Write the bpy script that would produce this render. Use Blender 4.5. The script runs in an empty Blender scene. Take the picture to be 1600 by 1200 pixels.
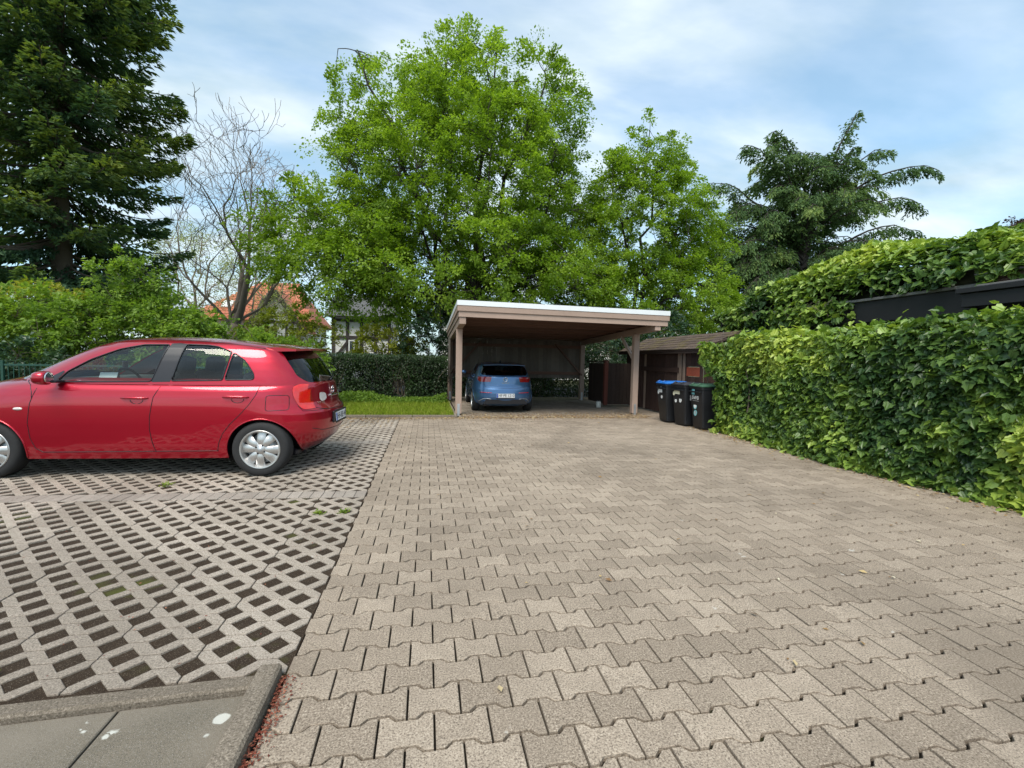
import bpy, bmesh, math, random
import numpy as np
from mathutils import Matrix, Vector
random.seed(7)
RNG = np.random.default_rng(11)
D = bpy.data
SC = bpy.context.scene
COL = SC.collection
R = math.radians

# ---------------------------------------------------------------- camera
CAM_POS = np.array([-0.03988, -1.58557, 1.32579])
PITCH, YAW, ROLL, FPX = 0.05278, 0.18509, 0.020, 711.82
cam_d = D.cameras.new('camera')
cam_d.sensor_fit = 'HORIZONTAL'
cam_d.sensor_width = 36.0
cam_d.lens = FPX / 1600.0 * 36.0
cam_d.clip_start = 0.05
cam_d.clip_end = 2000
cam = D.objects.new('camera', cam_d)
COL.objects.link(cam)
cam.matrix_world = (Matrix.Translation(Vector(CAM_POS)) @ Matrix.Rotation(-YAW, 4, 'Z')
                    @ Matrix.Rotation(math.pi / 2 - PITCH, 4, 'X') @ Matrix.Rotation(ROLL, 4, 'Z'))
SC.camera = cam

# ---------------------------------------------------------------- sky and sun
SUN_EL, SUN_AZ = 56.0, 205.0      # compass-like: azimuth from +Y clockwise
w = D.worlds.new('World')
SC.world = w
w.use_nodes = True
nt = w.node_tree
nt.nodes.clear()
out = nt.nodes.new('ShaderNodeOutputWorld')
bg = nt.nodes.new('ShaderNodeBackground')
bg.inputs['Strength'].default_value = 0.105
sky = nt.nodes.new('ShaderNodeTexSky')
sky.sky_type = 'NISHITA'
sky.sun_disc = False
sky.sun_elevation = R(SUN_EL)
sky.sun_rotation = R(SUN_AZ)
sky.air_density = 1.0
sky.dust_density = 1.5
sky.ozone_density = 2.5
tc = nt.nodes.new('ShaderNodeTexCoord')
# project the view direction on a cloud layer so that clouds flatten towards the horizon
sep = nt.nodes.new('ShaderNodeSeparateXYZ')
nt.links.new(tc.outputs['Generated'], sep.inputs[0])
zc = nt.nodes.new('ShaderNodeMath'); zc.operation = 'MAXIMUM'; zc.inputs[1].default_value = 0.0
nt.links.new(sep.outputs['Z'], zc.inputs[0])
za = nt.nodes.new('ShaderNodeMath'); za.operation = 'ADD'; za.inputs[1].default_value = 0.22
nt.links.new(zc.outputs[0], za.inputs[0])
dv = nt.nodes.new('ShaderNodeVectorMath'); dv.operation = 'DIVIDE'
cmb = nt.nodes.new('ShaderNodeCombineXYZ')
for i in range(3):
    nt.links.new(za.outputs[0], cmb.inputs[i])
nt.links.new(tc.outputs['Generated'], dv.inputs[0])
nt.links.new(cmb.outputs[0], dv.inputs[1])
mp = nt.nodes.new('ShaderNodeMapping')
mp.inputs['Rotation'].default_value = (0, 0, R(-28))
mp.inputs['Scale'].default_value = (0.75, 1.5, 1.0)
mp.inputs['Location'].default_value = (0.55, 0.35, 0.0)
nt.links.new(dv.outputs[0], mp.inputs[0])
nz = nt.nodes.new('ShaderNodeTexNoise')
nz.inputs['Scale'].default_value = 1.5
nz.inputs['Detail'].default_value = 7.0
nz.inputs['Roughness'].default_value = 0.52
nz.inputs['Distortion'].default_value = 0.5
nt.links.new(mp.outputs[0], nz.inputs['Vector'])
rp = nt.nodes.new('ShaderNodeValToRGB')
rp.color_ramp.elements[0].position = 0.40
rp.color_ramp.elements[0].color = (0.42, 0.42, 0.42, 1)
rp.color_ramp.elements[1].position = 0.66
rp.color_ramp.elements[1].color = (1, 1, 1, 1)
nt.links.new(nz.outputs['Fac'], rp.inputs[0])
nz2 = nt.nodes.new('ShaderNodeTexNoise')
nz2.inputs['Scale'].default_value = 2.6
nz2.inputs['Detail'].default_value = 5.0
nt.links.new(mp.outputs[0], nz2.inputs['Vector'])
rp2 = nt.nodes.new('ShaderNodeValToRGB')
rp2.color_ramp.elements[0].position = 0.35
rp2.color_ramp.elements[0].color = (1.9, 2.5, 2.85, 1)
rp2.color_ramp.elements[1].position = 0.68
rp2.color_ramp.elements[1].color = (3.6, 3.95, 4.15, 1)
nt.links.new(nz2.outputs['Fac'], rp2.inputs[0])
mx = nt.nodes.new('ShaderNodeMix'); mx.data_type = 'RGBA'
nt.links.new(rp.outputs[0], mx.inputs[0])
sk2 = nt.nodes.new('ShaderNodeMix'); sk2.data_type = 'RGBA'; sk2.blend_type = 'MULTIPLY'
sk2.inputs[0].default_value = 1.0
nt.links.new(sky.outputs[0], sk2.inputs[6])
sk2.inputs[7].default_value = (0.78, 0.98, 0.95, 1)
nt.links.new(sk2.outputs[2], mx.inputs[6])
nt.links.new(rp2.outputs[0], mx.inputs[7])
nt.links.new(mx.outputs[2], bg.inputs['Color'])
nt.links.new(bg.outputs[0], out.inputs['Surface'])

sun_d = D.lights.new('sun', 'SUN')
sun_d.energy = 1.5
sun_d.angle = R(35)
sun_d.color = (1.0, 0.93, 0.83)
sun = D.objects.new('sun', sun_d)
COL.objects.link(sun)
_el, _az = R(SUN_EL), R(SUN_AZ)
_to = Vector((math.cos(_el) * math.sin(_az), math.cos(_el) * math.cos(_az), math.sin(_el)))
sun.rotation_euler = _to.to_track_quat('Z', 'Y').to_euler()

SC.view_settings.view_transform = 'Standard'
SC.view_settings.look = 'None'
SC.view_settings.gamma = 1.0
SC.view_settings.exposure = 1.5

# ---------------------------------------------------------------- helpers
def visible_weight(p):
    """rough share of the picture taken by a thing at p (0 when outside the view)"""
    d = np.asarray(p, float) - CAM_POS
    c, s = math.cos(YAW), math.sin(YAW)
    X = c * d[..., 0] - s * d[..., 1]; Y = s * d[..., 0] + c * d[..., 1]; Z = d[..., 2]
    Yc = math.cos(PITCH) * Y - math.sin(PITCH) * Z
    Zc = math.sin(PITCH) * Y + math.cos(PITCH) * Z
    Yc = np.maximum(Yc, 1e-3)
    u, v = X / Yc, -Zc / Yc
    ok = (np.abs(u) < 1.34) & (np.abs(v) < 1.05) & (Yc > 0.1)
    return np.where(ok, 1.0 / Yc, 0.0)

def mesh_np(name, verts, polys, mat=None, smooth=False, rnd=None):
    """verts (n,3); polys: list of int arrays (m,k); rnd: per-face float list matching"""
    me = D.meshes.new(name)
    verts = np.asarray(verts, np.float32)
    polys = [np.asarray(p, np.int32) for p in polys if len(p)]
    nv = len(verts)
    npoly = sum(len(p) for p in polys)
    nloop = sum(p.size for p in polys)
    me.vertices.add(nv); me.vertices.foreach_set('co', verts.ravel())
    me.loops.add(nloop); me.loops.foreach_set('vertex_index', np.concatenate([p.ravel() for p in polys]))
    me.polygons.add(npoly)
    tot = np.concatenate([np.full(len(p), p.shape[1], np.int32) for p in polys])
    st = np.concatenate([[0], np.cumsum(tot)[:-1]]).astype(np.int32)
    me.polygons.foreach_set('loop_start', st)
    me.polygons.foreach_set('use_smooth', np.full(npoly, bool(smooth)))
    if rnd is not None:
        at = me.attributes.new('rnd', 'FLOAT', 'FACE')
        at.data.foreach_set('value', np.concatenate([np.asarray(r_, np.float32) for r_ in rnd]))
    if mat is not None:
        me.materials.append(mat)
    me.update(calc_edges=True)
    return me

class MB:
    """collects geometry, builds one mesh"""
    def __init__(s):
        s.V = []; s.F = {}; s.Rn = {}; s.n = 0
    def add(s, v, polys, rnd=0.0):
        v = np.asarray(v, float).reshape(-1, 3)
        s.V.append(v)
        for p in polys:
            p = np.asarray(p, int)
            if p.ndim == 1: p = p[None]
            if not len(p): continue
            k = p.shape[1]
            s.F.setdefault(k, []).append(p + s.n)
            r_ = np.asarray(rnd, float)
            s.Rn.setdefault(k, []).append(np.full(len(p), float(r_)) if r_.ndim == 0 else r_)
        s.n += len(v)
        return s
    def box(s, lo, hi, rnd=0.0, bev=0.0, mtx=None):
        x0, y0, z0 = (min(a_, b_) for a_, b_ in zip(lo, hi)); x1, y1, z1 = (max(a_, b_) for a_, b_ in zip(lo, hi))
        if bev > 0:
            b = min(bev, (x1 - x0) * .45, (y1 - y0) * .45, (z1 - z0) * .45)
            bm = bmesh.new()
            bmesh.ops.create_cube(bm, size=1.0)
            for vv in bm.verts:
                vv.co = Vector((x0 + (vv.co.x + .5) * (x1 - x0), y0 + (vv.co.y + .5) * (y1 - y0), z0 + (vv.co.z + .5) * (z1 - z0)))
            bmesh.ops.bevel(bm, geom=bm.edges[:], offset=b, segments=1, affect='EDGES')
            return s.bm(bm, rnd, mtx)
        v = np.array([[x0, y0, z0], [x1, y0, z0], [x1, y1, z0], [x0, y1, z0], [x0, y0, z1], [x1, y0, z1], [x1, y1, z1], [x0, y1, z1]])
        if mtx is not None:
            v = xf(v, mtx)
        return s.add(v, [[[0, 3, 2, 1], [4, 5, 6, 7], [0, 1, 5, 4], [1, 2, 6, 5], [2, 3, 7, 6], [3, 0, 4, 7]]], rnd)
    def bm(s, bm, rnd=0.0, mtx=None):
        bm.verts.index_update()
        v = np.array([vv.co[:] for vv in bm.verts])
        if mtx is not None: v = xf(v, mtx)
        by = {}
        for f in bm.faces:
            by.setdefault(len(f.verts), []).append([q.index for q in f.verts])
        bm.free()
        return s.add(v, list(by.values()), rnd)
    def bar(s, a, b, w, h, rnd=0.0, bev=0.0, up=(0, 0, 1)):
        """square bar from a to b, width w (sideways), height h (along up)"""
        a = Vector(a); b = Vector(b); d = (b - a); L = d.length; d.normalize()
        u = Vector(up); sdir = d.cross(u)
        if sdir.length < 1e-4: sdir = d.cross(Vector((1, 0, 0)))
        sdir.normalize(); u = sdir.cross(d)
        m = Matrix((d, sdir, u)).transposed().to_4x4(); m.translation = a
        return s.box((0, -w / 2, -h / 2), (L, w / 2, h / 2), rnd, bev, m)
    def tube(s, pts, rad, n=8, rnd=0.0, cap=True):
        pts = np.asarray(pts, float); m = len(pts)
        rad = np.full(m, float(rad)) if np.ndim(rad) == 0 else np.asarray(rad, float)
        t = np.gradient(pts, axis=0); t /= np.maximum(np.linalg.norm(t, axis=1, keepdims=True), 1e-9)
        ref = np.array([0, 0, 1.]) if abs(t[0, 2]) < .9 else np.array([1., 0, 0])
        a = np.cross(t, ref); a /= np.maximum(np.linalg.norm(a, axis=1, keepdims=True), 1e-9)
        b = np.cross(t, a)
        th = np.arange(n) * 2 * np.pi / n
        ring = pts[:, None] + rad[:, None, None] * (np.cos(th)[None, :, None] * a[:, None] + np.sin(th)[None, :, None] * b[:, None])
        i = np.arange(m - 1)[:, None] * n; j = np.arange(n)[None]; j2 = (j + 1) % n
        q = np.stack([i + j, i + j2, i + n + j2, i + n + j], -1).reshape(-1, 4)
        polys = [q]
        if cap and n > 2:
            polys += [np.arange(n)[None, ::-1], (np.arange(n) + (m - 1) * n)[None]]
        return s.add(ring.reshape(-1, 3), polys, rnd)
    def lathe(s, prof, n=32, mtx=None, rnd=0.0):
        """prof (r,z) rows, turned about z"""
        prof = np.asarray(prof, float); m = len(prof)
        th = np.arange(n) * 2 * np.pi / n
        v = np.stack([prof[:, None, 0] * np.cos(th), prof[:, None, 0] * np.sin(th), np.repeat(prof[:, 1:2], n, 1)], -1).reshape(-1, 3)
        i = np.arange(m - 1)[:, None] * n; j = np.arange(n)[None]; j2 = (j + 1) % n
        q = np.stack([i + j, i + j2, i + n + j2, i + n + j], -1).reshape(-1, 4)
        if mtx is not None: v = xf(v, mtx)
        return s.add(v, [q], rnd)
    def prism(s, poly, h0, h1, mtx=None, rnd=0.0):
        """2d polygon (x,y) extruded h0..h1 along z"""
        p = np.asarray(poly, float); n = len(p)
        v = np.concatenate([np.c_[p, np.full(n, h0)], np.c_[p, np.full(n, h1)]])
        if mtx is not None: v = xf(v, mtx)
        i = np.arange(n); k = (i + 1) % n
        return s.add(v, [i[None, ::-1], (i + n)[None], np.stack([i, k, k + n, i + n], 1)], rnd)
    def mesh(s, name, mat, smooth=False, attr=True):
        ks = list(s.F)
        return mesh_np(name, np.concatenate(s.V), [np.concatenate(s.F[k]) for k in ks], mat, smooth,
                       [np.concatenate(s.Rn[k]) for k in ks] if attr else None)
    def build(s, name, mat, parent=None, smooth=False, kind=None, label=None, attr=True):
        return link(name, s.mesh(name, mat, smooth, attr), parent, kind, label)

def xf(v, m):
    m = np.array(m); return v @ m[:3, :3].T + m[:3, 3]

def link(name, me, parent=None, kind=None, label=None):
    o = D.objects.new(name, me); COL.objects.link(o)
    if parent is not None: o.parent = parent
    if kind: o['kind'] = kind
    if label: o['label'] = label
    return o

def thing(name, label, cat, loc=(0, 0, 0), rotz=0.0, group=None):
    o = D.objects.new(name, None); COL.objects.link(o)
    o.empty_display_size = 0.2
    o.location = loc; o.rotation_euler = (0, 0, rotz)
    tag(o, label, cat, group)
    return o

def tag(o, label, cat, group=None):
    o['label'] = label; o['category'] = cat
    if group: o['group'] = group
    return o

def smooth_angle(o, deg=35):
    """smooth shading with sharp edges above an angle, stored on the mesh"""
    me = o.data
    bm = bmesh.new(); bm.from_mesh(me)
    lim = R(deg)
    for e in bm.edges:
        if len(e.link_faces) == 2 and e.calc_face_angle(0) > lim: e.smooth = False
    for f in bm.faces: f.smooth = True
    bm.to_mesh(me); bm.free()
    return o

# ---------------------------------------------------------------- materials
class NT:
    def __init__(s, name):
        s.m = D.materials.new(name); s.m.use_nodes = True
        s.t = s.m.node_tree; s.t.nodes.clear()
        s.out = s.n('ShaderNodeOutputMaterial')
    def n(s, typ, **kw):
        nd = s.t.nodes.new(typ)
        for k, v in kw.items():
            if k.startswith('_'): setattr(nd, k[1:], v)
            else: nd.inputs[k].default_value = v
        return nd
    def l(s, a, b): s.t.links.new(a, b)
    def pos(s): return s.n('ShaderNodeNewGeometry').outputs['Position']
    def objc(s): return s.n('ShaderNodeTexCoord').outputs['Object']
    def noise(s, vec, scale, detail=3.0, rough=0.55, dist=0.0):
        nd = s.n('ShaderNodeTexNoise', Scale=scale, Detail=detail, Roughness=rough, Distortion=dist)
        s.l(vec, nd.inputs['Vector']); return nd.outputs['Fac']
    def ramp(s, fac, stops):
        nd = s.n('ShaderNodeValToRGB'); cr = nd.color_ramp
        while len(cr.elements) < len(stops): cr.elements.new(0.5)
        for e, (p, c) in zip(cr.elements, stops):
            e.position = p; e.color = (c if len(c) == 4 else (*c, 1)) if hasattr(c, '__len__') else (c, c, c, 1)
        s.l(fac, nd.inputs[0]); return nd.outputs[0]
    def mix(s, fac, a, b, mode='MIX'):
        nd = s.n('ShaderNodeMix', _data_type='RGBA', _blend_type=mode)
        for i, v in ((0, fac), (6, a), (7, b)):
            if hasattr(v, 'is_linked') or hasattr(v, 'links'): s.l(v, nd.inputs[i])
            elif i == 0: nd.inputs[0].default_value = v
            else: nd.inputs[i].default_value = (*v, 1) if len(v) == 3 else v
        return nd.outputs[2]
    def math(s, op, a, b=0.0):
        nd = s.n('ShaderNodeMath', _operation=op)
        for i, v in ((0, a), (1, b)):
            if hasattr(v, 'links'): s.l(v, nd.inputs[i])
            else: nd.inputs[i].default_value = v
        return nd.outputs[0]
    def attr(s, name='rnd'):
        return s.n('ShaderNodeAttribute', _attribute_name=name).outputs['Fac']
    def rnd(s):
        """a random number for each loose object and each face group of a joined one"""
        return s.math('FRACT', s.math('ADD', s.attr('rnd'), s.n('ShaderNodeObjectInfo').outputs['Random']))
    def bump(s, h, strength=0.4, dist=0.01):
        nd = s.n('ShaderNodeBump', Strength=strength, Distance=dist); s.l(h, nd.inputs['Height']); return nd.outputs[0]
    def principled(s, color, rough=0.6, metal=0.0, spec=0.5, normal=None, **kw):
        nd = s.n('ShaderNodeBsdfPrincipled')
        for k, v in (('Base Color', color), ('Roughness', rough), ('Metallic', metal), ('Specular IOR Level', spec)):
            if hasattr(v, 'links'): s.l(v, nd.inputs[k])
            else: nd.inputs[k].default_value = (*v, 1) if hasattr(v, '__len__') and len(v) == 3 else v
        for k, v in kw.items(): nd.inputs[k.replace('_', ' ')].default_value = v
        if normal is not None: s.l(normal, nd.inputs['Normal'])
        return nd
    def done(s, sh):
        s.l(sh.outputs[0] if hasattr(sh, 'outputs') else sh, s.out.inputs['Surface']); return s.m

def m_plain(name, color, rough=0.5, metal=0.0, spec=0.5, var=0.12, scale=30.0, bump=0.0, **kw):
    t = NT(name); p = t.objc(); f = t.noise(p, scale, 4)
    c = t.mix(f, tuple(x * (1 - var) for x in color), tuple(min(1, x * (1 + var)) for x in color))
    nb = t.bump(t.noise(p, scale * 6, 3), bump, 0.004) if bump else None
    return t.done(t.principled(c, rough, metal, spec, nb, **kw))

def m_leaf(name, stops, trans=0.35, rough=0.5, spec=0.35, tcol=None):
    """leaf: colour by the leaf's own random number, some light shines through"""
    t = NT(name)
    c = t.ramp(t.attr('rnd'), stops)
    pr = t.principled(c, rough, 0.0, spec)
    tr = t.n('ShaderNodeBsdfTranslucent')
    t.l(t.mix(1.0, c, tcol or (1.25, 1.3, 0.55), 'MULTIPLY'), tr.inputs[0])
    ms = t.n('ShaderNodeMixShader'); ms.inputs[0].default_value = trans
    t.l(pr.outputs[0], ms.inputs[1]); t.l(tr.outputs[0], ms.inputs[2])
    return t.done(ms)

def m_wood(name, color, dark=0.6, rough=0.75, scale=1.0, spec=0.3):
    """planed or weathered board: streaks along the piece, knots, each piece its own tone"""
    t = NT(name); p = t.objc()
    mp_ = t.n('ShaderNodeMapping'); t.l(p, mp_.inputs[0]); mp_.inputs['Scale'].default_value = (14 * scale, 14 * scale, 14 * scale)
    f1 = t.noise(mp_.outputs[0], 1.0, 5, 0.65, 0.6)
    f2 = t.noise(p, 2.2 * scale, 3)
    c = t.mix(f1, tuple(x * dark for x in color), color)
    c = t.mix(t.math('MULTIPLY', f2, 0.5), c, tuple(x * 1.25 for x in color))
    c = t.mix(1.0, c, t.ramp(t.rnd(), [(0, 0.78), (1, 1.12)]), 'MULTIPLY')
    return t.done(t.principled(c, rough, 0, spec, t.bump(f1, 0.25, 0.004)))
# ================================================================ ground
def m_soil(name, c0, c1, c2, scale=1.0, moss=0.0):
    t = NT(name); p = t.pos()
    f = t.noise(p, 9 * scale, 6, 0.7); g = t.noise(p, 90 * scale, 4, 0.7); k = t.noise(p, 420 * scale, 2, 0.6)
    c = t.mix(f, c0, c1)
    c = t.mix(t.ramp(k, [(0.60, 0.0), (0.70, 1.0)]), c, c2)
    if moss:
        c = t.mix(t.ramp(t.noise(p, 1.3, 4, 0.6), [(0.60, 0.0), (0.70, moss)]), c, (0.10, 0.115, 0.02))
    return t.done(t.principled(c, 0.95, 0, 0.2, t.bump(t.math('ADD', g, k), 0.9, 0.012)))

M_GROUND = m_soil('earth', (0.055, 0.050, 0.030), (0.09, 0.10, 0.045), (0.12, 0.11, 0.08), 0.3)
M_SAND = m_soil('joint_sand', (0.016, 0.013, 0.010), (0.036, 0.030, 0.022), (0.10, 0.085, 0.065), 1.0, 0.5)
M_BEDSOIL = m_soil('cell_soil', (0.026, 0.017, 0.011), (0.066, 0.044, 0.028), (0.28, 0.23, 0.18), 0.7, 0.8)

def sheet(name, pts, z, mat):
    pts = np.asarray(pts, float)
    me = mesh_np(name, np.c_[pts, np.full(len(pts), z)], [np.arange(len(pts))[None]], mat)
    return link(name, me, None, 'structure')

ground = sheet('ground', [(-600, -200), (600, -200), (600, 1200), (-600, 1200)], -0.075, M_GROUND)

def m_stone(name, c0, c1, spk_d, spk_l, jitter=0.22, stain=0.45, bump=0.55):
    """pressed concrete: fine aggregate, per-piece tone, large stains"""
    t = NT(name); p = t.pos()
    base = t.mix(t.rnd(), c0, c1)
    base = t.mix(1.0, base, t.ramp(t.rnd(), [(0.0, 1 - jitter), (0.22, 0.93), (0.8, 1.03), (1.0, 1 + jitter * .7)]), 'MULTIPLY')
    n1 = t.noise(p, 135, 3, 0.85); n2 = t.noise(p, 190, 3, 0.7); n3 = t.noise(p, 14, 5, 0.65)
    base = t.mix(t.ramp(n1, [(0.33, 1.0), (0.50, 0.0)]), base, spk_d)
    base = t.mix(t.ramp(n1, [(0.54, 0.0), (0.74, 1.0)]), base, spk_l)
    base = t.mix(t.ramp(n3, [(0.35, 0.0), (0.75, 0.35)]), base, tuple(x * 0.55 for x in c0))
    st = t.noise(p, 0.62, 5, 0.62, 0.8)
    base = t.mix(t.ramp(st, [(0.44, 0.0), (0.66, stain)]), base, tuple(x * 0.42 for x in c0))
    base = t.mix(t.ramp(t.noise(p, 5.5, 3, 0.5), [(0.735, 0.0), (0.75, 0.55)]), base, (0.55, 0.53, 0.48))
    vo_ = t.n('ShaderNodeTexVoronoi', Scale=3.2, Randomness=1.0); t.l(p, vo_.inputs['Vector'])
    base = t.mix(t.ramp(vo_.outputs['Distance'], [(0.012, 0.9), (0.03, 0.0)]), base, (0.02, 0.018, 0.016))
    h = t.math('ADD', n1, t.math('MULTIPLY', n2, 0.8))
    return t.done(t.principled(base, 0.93, 0, 0.25, t.bump(h, bump, 0.006)))

M_PAVER = m_stone('paver_concrete', (0.315, 0.252, 0.193), (0.365, 0.298, 0.233), (0.05, 0.038, 0.028), (0.66, 0.57, 0.46), 0.16, 0.45)
M_LATT = m_stone('lattice_concrete', (0.385, 0.325, 0.265), (0.455, 0.39, 0.325), (0.08, 0.063, 0.05), (0.72, 0.645, 0.56), 0.14, 0.42, 0.9)
M_STRIP = m_stone('strip_concrete', (0.31, 0.265, 0.225), (0.37, 0.325, 0.28), (0.15, 0.12, 0.10), (0.5, 0.47, 0.42), 0.15, 0.4)
M_KERB = m_stone('kerb_concrete', (0.215, 0.178, 0.138), (0.27, 0.225, 0.175), (0.055, 0.044, 0.034), (0.58, 0.50, 0.41), 0.1, 0.4, 0.8)

# ---- yard of interlocking bone-shaped concrete blocks
PX, PY = 0.2, 0.14775
def bound_x(y): return -0.604 - 0.0012 * (y - 1.0)
def clip_left(poly, y):
    """clip the block outline at the straight edge towards the lattice stones"""
    outp = []
    n = len(poly)
    for i in range(n):
        a, b = poly[i], poly[(i + 1) % n]
        xa, xb = a[0] - bound_x(a[1]), b[0] - bound_x(b[1])
        if xa >= 0: outp.append(a)
        if (xa >= 0) != (xb >= 0):
            f = xa / (xa - xb); outp.append((a[0] + f * (b[0] - a[0]), a[1] + f * (b[1] - a[1])))
    return outp
_g = 0.0042
_h1, _h0 = PY / 2 + 0.0125 - .0046, PY / 2 - 0.0125 - .0046
_half = [(-0.1 + _g - .0002, _h1), (-0.066, _h1), (-0.040, _h0), (0.040, _h0), (0.066, _h1), (0.1 - _g + .0002, _h1)]
BONE = [(x, -y) for x, y in _half] + [(x, y) for x, y in reversed(_half)]
def inset(poly, d):
    p = np.asarray(poly, float); n = len(p)
    e = np.roll(p, -1, 0) - p; e /= np.maximum(np.linalg.norm(e, axis=1, keepdims=True), 1e-9)
    nn = np.c_[-e[:, 1], e[:, 0]]
    m_ = nn + np.roll(nn, 1, 0); q = (m_ * m_).sum(1, keepdims=True)
    return p + 2 * d * m_ / np.maximum(q, 0.5)
def slab_geo(poly, bev=0.0022, depth=0.035, z=0.0):
    """block with a worn top edge; counter-clockwise outline"""
    p = np.asarray(poly, float); n = len(p)
    i_ = inset(p, bev)
    v = np.concatenate([np.c_[i_, np.full(n, z)], np.c_[p, np.full(n, z - bev * .9)], np.c_[p, np.full(n, z - depth)]])
    a = np.arange(n); b = (a + 1) % n
    return v, [a[None], np.stack([a + n, b + n, b, a], 1), np.stack([a + 2 * n, b + 2 * n, b + n, a + n], 1)]

yard = sheet('paved_yard', [(bound_x(-3) - .01, -3), (9.0, -3), (9.0, 14.6), (0.62, 14.6), (0.62, 8.72), (bound_x(8.72) - .01, 8.72)], -0.021, M_SAND)
whole, cut = [], []
for r_ in range(-14, 98):
    yc = r_ * PY
    for k in range(-6, 36):
        xc = (k + 0.5 + 0.5 * (r_ % 2)) * PX
        if xc > 6.6 or (yc > 8.75 and xc < 0.75): continue
        if xc + 0.1 < bound_x(yc) + 0.03: continue
        if xc - 0.1 < bound_x(yc) - .008: cut.append((xc, yc))
        else: whole.append((xc, yc))
vw = visible_weight(np.array([(x, y, 0.0) for x, y in whole]))
order = np.argsort(-vw)
v_, f_ = slab_geo(BONE)
_mb = MB(); _mb.add(v_, f_, 0.0)
ME_BONE = _mb.mesh('paver', M_PAVER)
near = set(int(i) for i in order[:300])
stuff = MB()
for i, (x, y) in enumerate(whole):
    dz = random.gauss(0, 0.0011)
    if i in near:
        o = link('paver', ME_BONE, yard)
        o.location = (x, y, dz); o.rotation_euler = (random.gauss(0, .010), random.gauss(0, .010), random.gauss(0, .006))
    elif vw[i] > 0 and x < 6.3:
        stuff.add(v_ + np.array([x, y, dz]), f_, random.random())
for x, y in cut:
    pl = clip_left([(x + a, y + b) for a, b in BONE], y)
    if len(pl) > 3:
        vv, ff = slab_geo(pl, 0.003)
        stuff.add(vv, ff, random.random())
stuff.build('far_pavers', M_PAVER, yard, kind='stuff')

# ---- parking bay of lattice stones with soil in the cells
def shear(x, y):
    s_ = -0.066 * min(1.0, max(0.0, (y - 0.3) / 2.3))
    if y > 3.4: s_ = -0.066 + 0.030 * min(1.0, (y - 3.4) / 5)
    return y + (x + 0.63) * s_
bay = sheet('parking_bay', [(-14, 0.33), (-4, 0.33), (-0.72, 0.345), (bound_x(0) + .0, 0.345), (bound_x(8.7), 8.72), (-14, 8.9)], -0.0085, M_BEDSOIL)
Q_ = 0.1025
def ribbon(up):
    hd = 0.0610
    lo_ = [(0, 0), (Q_ - hd, 0), (Q_, hd), (Q_ + hd, 0), (3 * Q_ - hd, 0), (3 * Q_, hd), (3 * Q_ + hd, 0), (4 * Q_, 0)]
    hi_ = [(4 * Q_, Q_ - hd), (4 * Q_ - hd, Q_), (2 * Q_ + hd, Q_), (2 * Q_, Q_ - hd), (2 * Q_ - hd, Q_), (hd, Q_), (0, Q_ - hd)]
    p = lo_ + hi_
    if not up:
        p = [(x, Q_ - y) for x, y in reversed(p)]
    return p
RIB = [inset(ribbon(True), 0.0032), inset(ribbon(False), 0.0032)]
def lattice_stone(x0, y0, rows):
    mb = MB(); rn = random.random(); tz = random.gauss(0, .0012); tl = random.gauss(0, .004)
    for i in range(rows):
        p = np.array(RIB[i % 2]) + np.array([x0, y0 + i * Q_])
        p = np.array([(a, shear(a, b)) for a, b in p])
        p[:, 0] = np.minimum(p[:, 0], [bound_x(b) - 0.004 for b in p[:, 1]])
        v, f = slab_geo(p, 0.0025, 0.05)
        v[:, 2] += tz + tl * (v[:, 0] - x0 - .2)
        mb.add(v, f, 0.0)
    return mb
def lat_field(y0, y1):
    ny = int(round((y1 - y0) / Q_)); out_ = []
    x = bound_x((y0 + y1) / 2) - 4 * Q_ - 0.003
    while x > -9.5:
        j = 0
        while j < ny:
            rows = min(6, ny - j); out_.append((x, y0 + j * Q_, rows)); j += rows
        x -= 4 * Q_
    return out_
stones = lat_field(0.395, 2.86) + lat_field(3.07, 5.64) + lat_field(5.85, 8.62)
vw = visible_weight(np.array([(x + .2, y + .3, 0) for x, y, _ in stones]))
order = np.argsort(-vw)
rest = MB()
for c, i in enumerate(order):
    if vw[i] <= 0 and stones[i][0] < -3.5: continue
    mb = lattice_stone(*stones[i])
    if c < 300: mb.build('lattice_stone', M_LATT, bay)
    else:
        vv = np.concatenate(mb.V)
        for k in mb.F: rest.add(vv, [np.concatenate(mb.F[k])], random.random())
if rest.n: rest.build('far_lattice_stones', M_LATT, bay, kind='stuff')
# dividing strips between the bays: headers laid across
for yc in (2.965, 5.745):
    n_ = 0
    x = bound_x(yc) - 0.004
    while x > -8.5 and n_ < 75:
        p = [(x - 0.0985, yc - 0.098), (x - 0.002, yc - 0.098), (x - 0.002, yc + 0.098), (x - 0.0985, yc + 0.098)]
        p = [(a, shear(a, b)) for a, b in p]
        v, f = slab_geo(p, 0.003, 0.04, random.gauss(0, .001))
        if visible_weight(np.array([x, yc, 0.])) > 0: MB().add(v, f, 0.0).build('header_brick', M_STRIP, bay)
        x -= 0.1005; n_ += 1

# ---- edging kerbs and path slabs at the bottom left
kerb = D.objects.new('kerb', None); COL.objects.link(kerb); kerb['kind'] = 'structure'
def kerb_stone(p0, p1, w, z, h=0.2, bev=0.010):
    return MB().bar((p0[0], p0[1], z - h / 2), (p1[0], p1[1], z - h / 2), w, h, 0, bev).build('kerb_stone', M_KERB, kerb)
kerb_stone((-0.664, -1.9), (-0.664, -0.62), 0.088, 0.046)
kerb_stone((-0.664, -0.615), (-0.664, 0.392), 0.088, 0.050)
kerb_stone((-0.711, 0.342), (-1.735, 0.312), 0.075, 0.016)
kerb_stone((-1.740, 0.312), (-2.74, 0.282), 0.075, 0.014)
kerb_stone((-2.745, 0.282), (-3.745, 0.252), 0.075, 0.015)
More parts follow.
